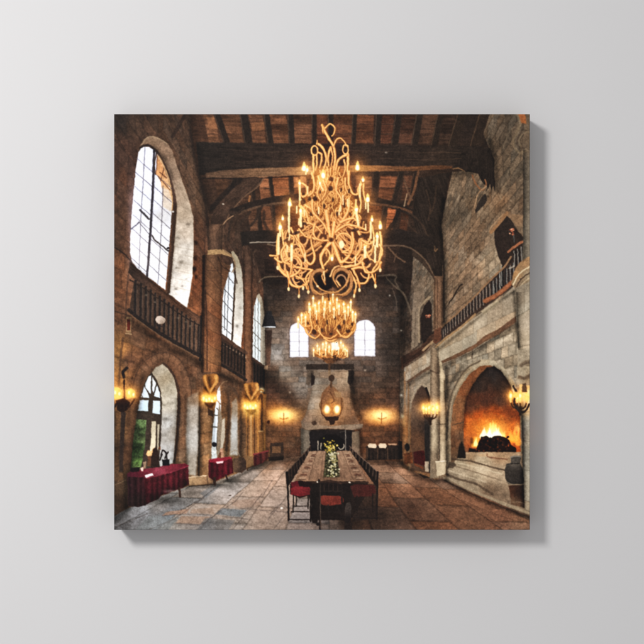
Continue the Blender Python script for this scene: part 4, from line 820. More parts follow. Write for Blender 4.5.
fill([(146, 454), (148, 450), (151, 451), (154, 447), (155, 452), (152, 456), (148, 456)], (214, 174, 122), soft=1, tex=rough(.25, 1.5, 209)); fill([(148, 456), (151, 456), (152, 466), (147, 466)], (96, 66, 50), soft=1.2)
fill([(153, 449), (156, 446), (158, 451), (159, 458), (160, 467), (151, 468), (151, 460)], (48, 36, 32), soft=1); fill([(158, 448), (160, 446), (161, 450)], (96, 60, 40), soft=1)
for q in [[(161, 455), (163, 450), (166, 453), (167, 459)], [(160, 460), (162, 454)], [(165, 458), (168, 452)]]: line(q, 1.6, (40, 35, 38))
fill([(162, 459.5), (169.5, 459), (169.5, 465), (162.5, 466)], (26, 24, 30), soft=.8); fill([(131, 467.5), (140, 467), (139, 471), (131, 472)], (30, 22, 24), soft=.8); fill([(140.5, 468), (143, 467), (143.5, 471), (141, 471)], (226, 188, 176), soft=.8); fill([(143, 462), (146, 461), (146, 468), (143, 469)], (170, 140, 116), soft=1.5, a=.8)
part('printed_side_table', 'second side table under a dark red cloth')
mult(232, 481, 20, 3.5, .55, 1, FLm); mult(222, 486, 14, 2.5, .65, 1, FLm)
fill([(208.5, 460), (216, 462), (232, 458), (233.5, 473), (226, 476), (215, 481), (208.5, 477)], field((212, 470, (62, 20, 28)), (224, 468, (92, 24, 36)), (231, 468, (66, 22, 30))), soft=.9, tex=folds)
fill([(209, 459.5), (214, 458), (230, 456.5), (232.5, 458), (218, 462.5), (210, 462)], (136, 38, 56), soft=.8); fill([(216, 461.5), (223.5, 460.5), (223, 462.8), (217, 463.5)], (232, 190, 190), soft=.7)
line([(214.5, 478), (214.8, 484)], 2.6, (48, 34, 30)); line([(226, 475), (227, 479)], 1.6, (48, 34, 30)); glow(225, 483, 5, 1.2, (190, 176, 160), .35)
part('printed_low_chest', 'dark brown chest beyond the second side table')
fill([(233, 458.5), (243, 457), (246, 461), (246, 469), (242, 472.5), (234, 472)], field((236, 464, (98, 76, 60)), (243, 465, (52, 40, 36))), soft=1.1, tex=rough(.12, 2, 211))
part('printed_ornament', 'black hat and small pale figures on the second side table')
fill(ell(214.2, 444.5, 2.6, 2.4), (30, 28, 34), soft=.9); fill([(212, 447), (216, 447), (217, 458), (211.5, 459)], (196, 196, 192), soft=1.1, tex=rough(.2, 1.6, 213)); fill([(220, 449), (223, 448), (224, 457), (219.5, 458)], (176, 134, 110), soft=1.2, tex=rough(.25, 1.6, 215)); fill([(219, 453), (221, 452), (221, 458), (218, 458)], (96, 60, 44), soft=1)
part('printed_side_table', 'small far side table with red cloth')
fill([(253.5, 454), (260, 453), (268, 450), (268, 459), (262, 463), (254, 466)], field((257, 460, (70, 32, 34)), (265, 457, (74, 38, 34))), soft=1.1, tex=folds); line([(253.5, 454.3), (268, 450.6)], 1.5, (120, 54, 54))

# ================= candle sconces =================================================
def candle_glow(x, y, s=1.0):
    glow(x, y, 6 * s, 6.5 * s, (255, 150, 50), .6); fill([(x - 1.9 * s, y + 3 * s), (x - 2.3 * s, y), (x - .6 * s, y - 4.6 * s), (x + 1.6 * s, y - 1.5 * s), (x + 2.1 * s, y + 2 * s), (x + 1 * s, y + 4 * s)], (255, 192, 92), soft=2.4, a=.9, smooth=True); fill(ell(x, y + .6 * s, 1.2 * s, 2.0 * s, 10), (255, 242, 186), soft=1.8)
part('printed_wall_sconce', 'iron candle sconce at the left edge of the picture')
glow(122, 393, 15, 10, (255, 140, 40), .55, .9); 
fill([(116, 400), (124, 398), (130, 402), (128, 409), (123, 413), (117, 410)], (36, 24, 20), soft=1.2); line([(124, 380), (124.5, 398), (124, 412)], 1.6, (40, 26, 20)); line([(116, 404), (112, 412)], 2, (40, 28, 22)); line([(128, 408), (134, 400), (134.5, 396)], 1.6, (52, 32, 22)); line([(127, 368), (123, 372), (124, 377)], 3, (44, 34, 32), soft=1.4)
fill([(121, 412), (126, 412), (124, 440), (123, 472), (119, 472), (120, 440)], (52, 42, 38), soft=1.2)
fill([(112, 389), (118, 387), (122, 390), (122.5, 398), (112, 400)], (250, 180, 84), soft=2); fill([(126, 390), (131, 388), (135, 391), (134, 397), (127, 399)], (250, 180, 84), soft=2)
for x, y in [(115, 392), (119.5, 393), (129, 392), (133.5, 394)]: candle_glow(x, y, .9)
def gilt(x, y, s, lab):
    part('printed_wall_sconce', lab)
    P = lambda q: [(x + a * s, y + b * s) for a, b in q]
    glow(x, y + 14 * s, 11 * s, 11 * s, (255, 140, 36), .6, .8)
    F = field((x - 6, y - 8, (132, 86, 42)), (x, y + 12, (196, 120, 40)), (x + 5, y - 8, (170, 114, 58)), (x - 5, y + 4, (152, 94, 40)), (x + 2, y, (126, 78, 34)))
    fill(P([(-9, -9), (-6, -12), (0, -12.5), (7, -13), (9.5, -9), (8.5, -3), (6, 3), (7, 12), (7, 20), (-8, 20), (-8.5, 8), (-7, 0)]), F, soft=2.2, smooth=True, tex=rough(.16, 3, int(x)), a=.9)
    line(P([(-6, -10), (-5, -3), (-3, 3), (-1, 8)]), 4.2 * s, (178, 122, 60), soft=1.6, w2=2.2 * s, hi=(206, 150, 82)); line(P([(7, -10), (7.5, -4), (4, 1), (1, 7)]), 4.4 * s, (190, 134, 70), soft=1.6, w2=2.2 * s, hi=(222, 170, 98))
    tone(P([(-1.5, -9), (-.5, -3), (.5, 2)]), 1.6 * s, .6); tone(P([(-8, -2), (-6, 6)]), 2 * s, .7); tone(P([(-5.5, 3), (-1.5, 9), (-1, 12)]), 1.3 * s, .42); tone(P([(5.5, 4), (2, 9)]), 1.2 * s, .6)
    for dx, dy in ((-7.5, 15), (-4.2, 17), (-.8, 15.5), (2.4, 17.5), (5.6, 15)): candle_glow(x + dx * s, y + dy * s, .95 * s)
    fill(P([(-7, 20), (6, 20), (3.5, 24), (2, 27), (-2, 27), (-4, 24)]), (96, 54, 22), soft=2, a=.8); tone(P([(-5, 22), (0, 25), (5, 22)]), 1.4, .6)
gilt(210, 385, .86, 'gilt candle sconce on the first column'); fill([(208, 408), (213, 411), (213, 417), (208, 415)], (44, 32, 26), soft=1.3, a=.8)
gilt(251, 393, .82, 'gilt candle sconce further along the left wall'); glow(261.5, 390, 2.4, 2.2, (255, 226, 160), 1); line([(255, 396), (260, 390), (263, 391)], 1.4, (150, 100, 44)); glow(250, 412, 9, 6, (255, 190, 80), .4)
def arms(cx_, y, xs, lab, s=1):
    part('printed_wall_sconce', lab)
    glow(cx_, y, 12 * s, 9 * s, (255, 160, 70), .45)
    for x in xs:
        line([(x, y + 3), (x + (cx_ - x) * .2, y + 9 * s), (cx_, y + 12 * s)], 1.4 * s, (54, 40, 30)); line([(x, y + 1), (x, y + 5 * s)], 2 * s, (226, 170, 100))
    fill([(cx_ - 2, y + 9 * s), (cx_ + 2, y + 9 * s), (cx_ + 1, y + 17 * s), (cx_ - 1, y + 17 * s)], (44, 34, 28), soft=1)
    for i, x in enumerate(xs): candle_glow(x, y - 1 + (i % 2) * 1.5, .8 * s)
arms(430, 408, (423.5, 426, 429, 433, 437), 'many armed candle sconce on the slender column'); glow(437, 408, 4, 6, (255, 170, 70), .6)
arms(520, 396, (510.5, 517, 520, 526.5), 'many armed candle sconce at the right edge of the picture', 1.15)
line([(513, 386), (516, 392), (514, 402), (518, 408)], 2, (52, 42, 36)); fill([(522, 384), (526, 383), (527, 392), (522, 392)], (60, 46, 36), soft=1.2, a=.8); line([(514, 404), (520, 412), (526, 410), (529, 404)], 2, (46, 38, 34)); fill(ell(527, 397, 2.6, 4), (255, 206, 120), soft=1.6); fill(ell(515.5, 395, 2.4, 3.4), (255, 196, 104), soft=1.6)

# ================= lantern ========================================================
part('printed_lantern', 'hanging brass lantern with two flames in front of the chimney')
glow(331, 408, 18, 14, (255, 150, 60), .45)
fill([(330, 385), (335, 388), (341, 394), (342, 402), (341, 414), (337, 416), (325, 416), (321, 414), (320, 402), (322, 393), (326, 388)], field((330, 390, (112, 80, 58)), (325, 398, (122, 86, 60)), (337, 396, (138, 102, 72)), (331, 403, (196, 136, 74))), soft=.9, tex=rough(.15, 2, 221))
fill([(334, 391), (341, 392), (341, 397), (336, 397)], (160, 124, 88), soft=1); line([(321.5, 400), (322.5, 415), (339.5, 415), (341, 398)], 1.1, (84, 54, 34), a=.8)
for x, y in [(327, 409.5), (336.8, 409.5)]: fill(ell(x, y, 3.6, 4.6), (250, 180, 92), soft=3, a=.9); fill(ell(x, y - .3, 2.3, 3.6), (255, 242, 200), soft=2.2)
line([(331.8, 404), (332, 415)], 1.3, (190, 120, 60), a=.7); line([(330, 392), (334, 400), (331, 403)], 1.2, (90, 58, 38), a=.7)
fill([(324, 416.5), (339, 416.5), (338, 420), (335, 421), (334, 424.5), (330, 424.5), (329, 421), (326, 420)], (52, 36, 28), soft=.9); line([(320.5, 402), (319.5, 405), (320.5, 408)], 1.2, (120, 90, 60)); line([(342, 398), (343, 404), (341.5, 410)], 1.2, (120, 84, 54))
line([(329.5, 362), (329.5, 374), (331, 380), (331, 387)], 2.0, (84, 62, 46), soft=1.1); fill(ell(331.5, 378, 3, 3.4), (66, 50, 40), soft=1); fill(ell(329.3, 373, 1.6, 3), (128, 106, 84), soft=1)

# ================= dining table and chairs =========================================
def chair_back(x, y, s, side):
    c = (38, 29, 27)
    line([(x, y), (x + .6 * side * s, y + 14 * s)], 1.5 * s + .4, c, smooth=False); line([(x + 4 * side * s, y - 3 * s), (x + 4 * side * s, y + 9 * s)], 1.2 * s + .3, c, smooth=False)
for i in reversed(range(9)):
    t = i / 8; x = 287.2 + 21.5 * t; y = 471 - 23.5 * t; h = 15 - 11 * t; w_ = 3.4 - 1.6 * t
    part('printed_dining_chair')
    fill([(x, y + .5), (x + w_, y - w_ * 1.1), (x + w_ + .5, y - w_ * 1.1 + h), (x + .8, y + h)], (40, 31, 28), soft=.9)
    line([(x, y + 1), (x + .8, y + h)], 1.4 - .6 * t, (24, 18, 18), smooth=False); line([(x + .2, y + .2), (x + w_, y - w_)], .9, (98, 78, 66), smooth=False, a=.7); line([(x + 1.3, y), (x + 2, y + h * .6)], .7, (86, 66, 55), smooth=False, a=.5)
for i in reversed(range(9)):
    t = i / 8; x = 377.6 - 26 * t; y = 472 - 24 * t; h = 15 - 11 * t; w_ = 3.6 - 1.6 * t
    part('printed_dining_chair')
    fill([(x, y + .5), (x - w_, y - w_ * 1.0), (x - w_ - .5, y - w_ * 1.0 + h), (x - .8, y + h)], (38, 30, 27), soft=.9)
    line([(x, y + 1), (x - .5, y + h)], 1.4 - .6 * t, (24, 18, 18), smooth=False); line([(x - .2, y + .2), (x - w_, y - w_)], 1.0, (118, 98, 86), smooth=False, a=.7); line([(x - 1.3, y), (x - 1.8, y + h * .5)], .9, (110, 90, 78), smooth=False, a=.55)
part('printed_dining_table', 'long plank dining table running away to the fireplace')
fill([(296, 482), (368, 482), (366, 495), (350, 520), (318, 520), (308, 495)], (30, 23, 22), soft=1.3)
fill([(309.5, 451), (350, 450.5), (358, 463), (367.5, 480), (367, 483), (294.5, 483), (295.5, 479), (303, 464)],
     field((312, 455, (150, 122, 100)), (345, 455, (148, 120, 98)), (305, 470, (142, 112, 92)), (355, 470, (132, 103, 84)), (300, 480, (132, 102, 82)), (330, 479, (104, 80, 64)), (362, 479, (112, 86, 70))), soft=.8,
     tex=lambda x, y: 1 + .16 * fbm((x - 329) / (y - 412) * 40, y / 5, 1.4, 235, 3) + .05 * fbm(x, y, 2, 237, 2))
line([(295, 482.2), (367.5, 482.2)], 2.2, (52, 38, 32), smooth=False, soft=.8); line([(296, 480.2), (367, 480.2)], .7, (150, 118, 94), smooth=False, a=.6)
for k, xk in enumerate((-.62, -.3, .3, .62)):
    line([(329.5 + xk * 20.3, 451), (331 + xk * 36, 480)], .7, (78, 58, 48), smooth=False, a=.5)
for i in range(9):
    t = i / 8.; y = 453 + 25 * t ** 1.2; hw = 20 + 16 * (y - 451) / 29
    for sd_ in (-1, 1):
        part('printed_place_setting')
        x = 330.5 + sd_ * (hw - 4.5 - 1.5 * t); w_ = 1.6 + 2.2 * t
        fill([(x - w_, y + .6), (x - w_ * .6, y - .6 - .3 * t), (x + w_, y - .5), (x + w_ * .9, y + .7)], (82, 52, 42) if i % 2 else (166, 138, 116), soft=.8, a=.7); line([(x - w_, y + 1.2), (x + w_, y + 1.2)], .7, (62, 44, 38), a=.6)
for x, y in [(317.5, 482), (349.3, 482.2)]: fill(ell(x, y, 1.1, .8, 8), (226, 214, 196), soft=.7)
part('printed_flower_garland', 'green and white flower garland with yellow blooms along the middle of the table')
fill([(326, 446), (336, 446), (338, 462), (340, 477), (323, 477), (325, 462)], (58, 52, 38), soft=1.6, tex=rough(.3, 2, 241))
r = np.random.RandomState(31)
for k in range(240):
    t = r.rand(); y = 448 + 29 * t; x = 331.5 + np.clip(r.randn(), -1.5, 1.5) * (2.6 + 2.2 * t)
    c = [(52, 54, 38), (76, 78, 54), (34, 33, 27), (98, 94, 70)][r.randint(4)]
    fill(ell(x, y, r.uniform(.5, 1.1), r.uniform(.4, .9), 7, r.rand() * 3), c, soft=.7)
for k in range(70):
    t = r.rand(); y = 452 + 25 * t; x = 332.5 + r.randn() * (1.5 + 1.5 * t) + (1.5 if r.rand() < .4 else 0)
    fill(ell(x, y, r.uniform(.6, 1.2), r.uniform(.6, 1.1), 7), [(172, 164, 128), (198, 190, 158), (150, 140, 96)][r.randint(3)], soft=.8)
for k in range(45):
    x, y = 331 + r.randn() * 3.6, 446 + r.randn() * 3; fill(ell(x, y, r.uniform(.6, 1.2), r.uniform(.5, 1.1), 7), [(176, 152, 66), (206, 186, 108), (120, 118, 50), (160, 138, 58)][r.randint(4)], soft=.8)
def leg(q, w=1.7, c=(34, 27, 26)): line(q, w, c, smooth=False, soft=.8)
part('printed_dining_chair', 'left front dining chair with bright red seat')
fill([(290, 484), (300, 480), (312, 483), (312, 494), (300, 498), (290, 494)], (36, 22, 22), soft=1)
fill([(290.5, 488), (295, 486), (309, 487), (311, 490), (310, 494.5), (300, 496.5), (291, 494.5)], field((296, 489, (122, 42, 48)), (305, 491, (100, 34, 39)), (295, 494, (96, 30, 36))), soft=.8, tex=rough(.08, 3, 243)); fill([(291, 482), (298, 481), (299, 486), (291, 487)], (90, 30, 37), soft=1)
leg([(286.5, 472), (288, 492), (288.5, 520)], 1.9); leg([(311, 486), (310.5, 521)], 1.8); leg([(293.5, 495), (293, 512)], 1.2); leg([(296, 496), (296.5, 506)], 1); leg([(308, 495), (308, 508)], 1.3)
leg([(289, 519.5), (310, 519.5)], 1.2); leg([(291, 511.5), (309, 511.5)], 1); leg([(294, 506), (308, 506)], .9)
part('printed_table_leg')
fill([(310.5, 492), (317.5, 492), (317, 508), (318.5, 516), (317, 523), (312.5, 523), (310, 514), (312, 505)], (28, 22, 21), soft=1); fill(ell(318, 524, 2, 1.6), (30, 26, 26), soft=.9); part('printed_table_leg'); fill([(346, 503), (350, 502), (351.5, 506), (350.5, 524), (345, 527), (344.5, 510)], field((348, 506, (62, 54, 52)), (348, 520, (28, 22, 22))), soft=1); fill([(350, 484), (376, 484), (377, 518), (352, 522)], (36, 28, 26), soft=1.4, a=.75)
part('printed_dining_chair', 'right front dining chair, dark with dim red seat')
fill([(350, 486), (356, 484), (374, 485), (376, 492), (372, 496), (354, 497)], field((356, 490, (62, 32, 30)), (368, 490, (70, 34, 31))), soft=1); leg([(377.5, 472), (377, 495), (376.5, 518.5)], 2); leg([(372.5, 494), (372.5, 512)], 1.3); leg([(354, 517.5), (377, 518)], 1.2); leg([(356, 509), (374, 509)], 1); leg([(357, 496), (357, 517)], 1.1)
part('printed_dining_chair', 'empty dining chair at the head of the table with russet seat')
fill([(319, 498), (323, 495.5), (340, 496), (343.5, 499), (342, 503.5), (330, 505.5), (320, 503.5)], field((325, 498, (116, 54, 44)), (335, 501, (100, 44, 37)), (324, 503, (88, 38, 32))), soft=1.2, smooth=True, tex=rough(.1, 3, 245))
leg([(318.8, 480), (319.6, 500), (320, 530)], 2.0); leg([(341.5, 484), (342, 503), (346, 527)], 1.8); leg([(320, 483), (341, 483.5)], 1.4); leg([(320, 491), (341, 491)], 1.2, (40, 32, 30)); leg([(321, 517), (345, 517.5)], 1.5); leg([(328, 505), (328.5, 516)], 1.4); leg([(336, 505), (341, 514)], 1.3); leg([(322, 512), (340, 512)], 1); line([(320, 484), (320.5, 528)], .6, (96, 82, 74), a=.5)
for x in (324, 328.5, 333, 337.5): leg([(x, 483.5), (x + .2, 491)], .9, (48, 36, 32))
line([(319.5, 482), (330, 480.5), (341.5, 483.5)], 1.6, (58, 43, 37)); line([(320.4, 502), (320.8, 528)], .7, (88, 72, 62), smooth=False, a=.5)
fill([(344, 524), (352, 522), (352, 530), (344, 530)], (36, 28, 26), soft=1.2)
fill(ell(281.5, 508, 1.3, .9), (226, 216, 206), soft=.8); fill(ell(230, 495.5, 1.4, .5), (56, 46, 42), soft=.6)
# ================= chandeliers ======================================================
GD = (214, 150, 82); GH = (250, 204, 136); GS = (138, 88, 46)
def ant(q, w=1.8, w2=None, c=GD, h=GH, a=1): 
    line([(x + .45, y + .5) for x, y in q], w + .6, GS, a=.5 * a, w2=None if w2 is None else w2 + .6); line(q, w, c, w2=w2, hi=h, a=a)
OWNER = [0]
def flm(x, y, s=1.0, tall=True):
    part('candle_flame', None, OWNER[0])
    glow(x, y, 6 * s, 6.5 * s, (255, 150, 60), .42); fill([(x, y - 4.2 * s), (x + 1.5 * s, y - .4 * s), (x + 1.1 * s, y + 2 * s), (x - 1.1 * s, y + 2 * s), (x - 1.5 * s, y - .4 * s)], (255, 206, 120), soft=1.2, smooth=True); fill(ell(x, y + .3 * s, 1.15 * s, 1.8 * s, 10), (255, 250, 224), soft=1)
def wax(x, y0_, y1_, w=2.0, dx=0):
    part('candle', None, OWNER[0]); line([(x, y0_), (x + dx, y1_)], w, (236, 186, 122), smooth=False, soft=.9, hi=(255, 232, 184))

# far small chandelier (third)
c3 = part('printed_chandelier', 'smallest, farthest chandelier, a low ring of candles above the chimney')
glow(330.5, 347, 22, 10, (255, 170, 80), .3)
fill([(313, 350), (322, 349), (340, 349), (348, 350), (346, 356), (338, 359), (333, 363), (327, 363), (322, 359), (315, 356)], (150, 98, 52), soft=1.3, tex=rough(.35, 1.6, 251))
r = np.random.RandomState(3)
for k in range(26):
    x = r.uniform(314, 347); y = r.uniform(350, 356); ant([(x, y), (x + r.uniform(-2, 2), y + 2), (x + (330.5 - x) * .25, y + 4)], .9, .6)
for k in range(14): fill(ell(r.uniform(320, 341), r.uniform(354, 361), 1, .8, 7), (58, 42, 32), soft=.9)
fill([(322, 358), (340, 358), (334, 363), (331, 366), (328, 363)], (66, 48, 38), soft=1.4, a=.7)
OWNER[0] = c3
for x, y in [(313.6, 350), (317.3, 345.5), (319.5, 349), (322.8, 344), (326, 343), (329, 346.5), (333, 343.5), (336.5, 344), (338.5, 348), (343, 345.5), (341, 342.5), (345, 349), (347, 350.5), (325.5, 349.5), (332, 349.5)]:
    wax(x, y + 2, y + 6, 1.2); flm(x, y, .62)
fill([(331, 343), (338, 342), (339, 350), (332, 350)], (244, 238, 232), soft=2, a=.75)

# middle chandelier (second)
c2 = part('printed_chandelier', 'middle chandelier of tangled golden antlers above the small one')
glow(328, 318, 32, 24, (255, 150, 60), .28)
body2 = [(299, 320), (305, 314), (312, 305), (322, 298), (332, 297), (344, 301), (352, 309), (356.5, 316), (356, 328), (350, 335), (340, 338), (330, 340), (318, 338), (310, 333), (304, 326)]
fill(body2, field((320, 315, (176, 114, 54)), (340, 315, (170, 110, 54)), (328, 332, (136, 86, 46))), soft=1.8, tex=rough(.35, 2, 253), a=.9)
r = np.random.RandomState(8)
for k in range(95):
    x = r.uniform(303, 354); t = (x - 329) / 26; y = r.uniform(300 + 10 * abs(t), 326); L = r.uniform(5, 12)
    ant([(x, y), (x + r.uniform(-2, 2), y + L * .4), (x - t * 4 + r.uniform(-2, 2), y + L)], r.uniform(.8, 1.5), .7, (206, 142, 70), (250, 206, 130), .85)
for q in [[(305, 326), (308, 334), (315, 338), (320, 333), (318, 326)], [(318, 330), (324, 337), (331, 338), (337, 334)], [(337, 330), (342, 336), (350, 335), (355, 328), (354, 318)], [(352, 332), (347, 337), (340, 336)], [(299, 320), (303, 326), (310, 326)], [(310, 318), (312, 328), (309, 334)], [(298, 317), (300, 322), (306, 321)], [(324, 338), (330, 341), (336, 339)]]: ant(q, 1.7, 1.2)
for x, y, rx, ry in [(314, 332, 2.2, 2.8), (339, 327, 2.2, 2.4), (348, 331, 2.4, 1.8), (322, 330, 1.2, 2), (331, 334, 2, 1.4), (344, 322, 1.1, 2.2), (317, 322, 1, 2.2), (327, 322, .9, 2.4), (335, 318, .9, 2), (308, 323, 1.2, 1.6), (352, 324, 1.3, 1.8)]: fill(ell(x, y, rx, ry), (64, 44, 34), soft=1.2, a=.85)
OWNER[0] = c2
for x, y in [(301.5, 315), (298, 319), (305.5, 317), (309, 304), (310, 309), (313, 298), (315, 305), (319, 303), (322.6, 293.5), (325, 302), (330, 303), (333, 294), (337, 299.5), (339, 306), (343.5, 304), (350.6, 302), (348, 307), (352.5, 312), (355.4, 314), (316.5, 311), (345, 311), (324, 309), (334, 309)]:
    wax(x, y + 2.5, y + 8.5, 1.5); flm(x, y, .72)

# great chandelier (first)
c1 = part('printed_chandelier', 'largest, nearest chandelier of tangled golden antlers at the top of the picture')
line([(329.5, 112), (329.8, 124)], 1.4, (44, 34, 30))
line([(328, 290), (329, 300)], 1.2, (60, 44, 34))
glow(330, 215, 50, 52, (255, 140, 60), .17); glow(330, 200, 24, 30, (255, 150, 60), .15)
hz = full([(300, 214), (314, 200), (346, 200), (360, 214), (374, 232), (382, 252), (376, 270), (360, 280), (330, 270), (300, 282), (284, 272), (277, 252), (284, 234)], 6, True)
IMG = IMG + (np.array((112, 70, 38), np.float32) - IMG) * (hz * np.clip(.42 + .35 * fbm(GX, GY, 5, 271, 3), 0, 1))[..., None]
# dense heart
fill([(318, 166), (340, 166), (350, 178), (354, 196), (358, 214), (346, 222), (330, 226), (314, 222), (302, 214), (304, 196), (311, 180)], field((330, 180, (150, 96, 48)), (320, 205, (156, 100, 48)), (342, 205, (150, 96, 46)), (330, 220, (110, 70, 38))), soft=3, a=.85, tex=rough(.4, 2.2, 261))
r = np.random.RandomState(21)
for k in range(190):
    y = 166 + 52 * r.rand() ** .8; hw = 9 + (y - 166) * .42; x = 330 + r.uniform(-hw, hw); L = r.uniform(5, 13); s_ = (x - 330) / hw
    ant([(x, y), (x + r.uniform(-2.2, 2.2), y + L * .35), (x + r.uniform(-2, 2), y + L * .7), (x - s_ * 3 + r.uniform(-1.5, 1.5), y + L)], r.uniform(1.1, 2.3), .9, (206, 144, 76), (250, 206, 134), .9)
# branches fanning out of the heart
for k in range(34):
    an = r.uniform(-1.25, 1.25); L = r.uniform(16, 40); y0_ = r.uniform(212, 246); x0_ = 330 + math.sin(an) * 10
    x1_ = 330 + math.sin(an) * (14 + L); y1_ = y0_ + math.cos(an) * L * .5 + 4
    if y1_ > 268 and abs(x1_ - 330) < 16: continue
    x1_ = min(max(x1_, 280), 380)
    ant([(x0_, y0_), ((x0_ + x1_) / 2, y0_ + r.uniform(4, 12)), (x1_, y1_), (x1_ + r.uniform(-2, 3), y1_ - r.uniform(4, 10))], r.uniform(1.8, 2.6), 1.1, (196, 138, 80), (230, 180, 116), .9)
# second tier swirls
for k in range(38):
    sd_ = r.choice([-1, 1]); cx_ = 330 + sd_ * r.uniform(24, 46); cy_ = r.uniform(236, 276); rr = r.uniform(3, 8); a0 = r.uniform(0, 360)
    if abs(cx_ - 330) > 47 - max(0, cy_ - 262) * .7: continue
    ring(cx_, cy_, rr, rr * r.uniform(.8, 1.7), r.uniform(1.3, 2.2), (200, 142, 84), a0, a0 + r.uniform(100, 200), hi=(236, 186, 122), a=.9)
A = [
 ([(322, 125), (324.5, 131), (328, 137.5), (332, 143.5), (334.5, 151), (334.8, 160), (333.5, 170)], 1.9), ([(325, 128), (329.5, 124), (334.3, 127), (334, 133), (331.5, 136)], 1.1), ([(322, 125), (323, 133)], 1.0),
 ([(333.5, 146), (336, 140), (339.8, 138), (344.4, 142), (346, 146)], 1.2), ([(316.5, 144), (317.3, 140.5)], 1), ([(318.5, 144), (322, 147), (325, 153), (326, 160), (324, 168)], 1.8), ([(330.5, 147), (328, 156), (328.5, 166)], 1.6), ([(330.5, 147), (332.5, 156), (331, 167)], 1.2),
 ([(313.4, 155), (313, 163), (313.6, 171.5), (312, 178)], 1.9), ([(316.5, 155), (316.8, 163), (315.5, 170)], 1.4), ([(347.5, 154), (347.8, 162), (347.2, 170), (349, 180)], 1.9), ([(346, 154.7), (341, 157.5), (337.5, 161), (335.5, 170)], 1.9), ([(344, 160), (345, 168), (343, 176)], 1.3),
 ([(318, 152), (321.5, 155), (321, 162), (319.5, 168)], 1.4), ([(349, 171.5), (348.5, 183), (352, 192.5), (357, 194), (360.5, 188), (360.5, 182)], 1.7), ([(345, 178), (345.5, 188), (349, 194)], 1.5),
 ([(311.8, 173), (314, 182), (313.5, 190), (309.5, 195), (304, 196)], 1.8), ([(318, 176), (320, 184), (317, 192), (320, 200)], 1.7), ([(323, 180), (326, 190), (322, 199)], 1.5), ([(338, 178), (336, 190), (341, 199), (339, 210)], 1.7),
 ([(299, 184), (300, 196), (299.5, 206)], 1.9), ([(302, 183), (306.5, 187), (306.5, 194), (303, 197), (300.5, 193)], 1.6), ([(361, 184), (358, 190), (360.5, 200), (360, 212)], 1.7), ([(363.5, 184), (363.5, 194), (366, 202)], 1.4),
 ([(300, 199), (305, 205), (312, 210), (318, 220)], 1.7), ([(301, 206), (306, 212), (309, 222), (318, 228)], 1.7), ([(312, 200), (313, 212), (322, 222), (328, 232)], 1.9), ([(349, 198), (348, 210), (341, 222), (335, 230)], 1.9), ([(356, 200), (354, 214), (346, 224), (338, 230)], 1.7),
 ([(326, 211), (328, 224), (330, 236)], 3.0), ([(334, 222), (333, 230), (332, 238)], 2.6), ([(310, 237), (320, 240), (330, 240)], 2.0), ([(340, 222), (352, 218), (357, 222)], 2.0), ([(304, 222), (314, 225), (322, 233)], 1.6), ([(335, 232), (345, 225), (356, 226), (366, 230)], 1.7),
 ([(331, 242), (326, 247), (320.5, 257), (323, 268), (324.2, 279)], 2.4), ([(333, 243), (336.5, 252), (341, 262), (349, 255), (353, 243), (352, 232)], 2.4), ([(326, 248), (330, 256), (324, 266)], 1.4),
 ([(298, 231), (299, 244), (304, 256), (309.5, 264), (314.5, 258), (312, 246), (310, 236)], 2.0), ([(314.7, 224), (313, 232), (316, 238), (322, 241)], 1.6), ([(299, 229), (305, 236), (311, 238)], 1.4), ([(291, 228), (296, 238), (303, 247), (306, 258)], 1.5),
 ([(278, 236), (277, 250), (279, 266), (284, 272)], 1.9), ([(282, 230), (284, 246), (289, 260), (297, 268)], 1.6), ([(279, 269), (288, 276.5), (299, 271), (301, 262), (295, 256), (288, 260)], 1.8), ([(287, 272), (291, 284), (300, 286.5), (308, 281), (310.5, 272)], 1.8), ([(297, 267), (305, 268.5), (313, 270)], 1.7), ([(275, 258), (281, 262), (290, 258), (293, 250)], 1.6),
 ([(286, 244), (281, 252), (284, 262), (292, 264)], 1.5), ([(291, 244), (291.5, 262), (290, 274)], 1.5), ([(270, 255.3), (277, 255.8)], 1.2), ([(296, 276), (303, 280), (307, 289)], 1.3), ([(312, 270), (306, 277), (307, 285)], 1.5),
 ([(341, 267), (350, 266), (358, 264), (365, 256), (371, 250)], 2.0), ([(352, 269), (361, 267), (368.5, 273), (366, 282), (357.5, 283)], 1.8), ([(353, 270), (357, 278), (359.4, 286)], 1.6), ([(380, 232), (381, 246), (379.5, 258), (380, 269)], 1.7), ([(376, 240), (382, 250), (378, 262), (372, 272), (375, 282)], 1.6),
 ([(362, 262), (366, 272), (376, 270), (381, 262)], 1.7), ([(356, 228), (361, 238), (360, 250), (352, 260)], 1.8), ([(370, 238), (366, 248), (369, 258), (377, 262)], 1.6), ([(362, 240), (369, 244), (374, 240)], 1.5), ([(372, 226), (374, 240), (371, 252)], 1.3), ([(350, 272), (356, 284), (354, 294)], 1.5),
 ([(342, 252), (350, 253), (352, 250)], 1.3), ([(289, 234), (294, 238), (292, 246)], 1.4), ([(345, 262), (353, 262), (360, 255)], 1.3)]
for q, w_ in A: ant(q, w_ * 1.38, w_ * 1.0)
ring(314.5, 150.5, 3.2, 4.8, 1.5, GD, hi=GH); ring(345.5, 149.4, 2.8, 4.6, 1.4, GD, hi=GH); ring(343.6, 242, 8, 9, 1.7, GD, -160, 90, hi=GH)
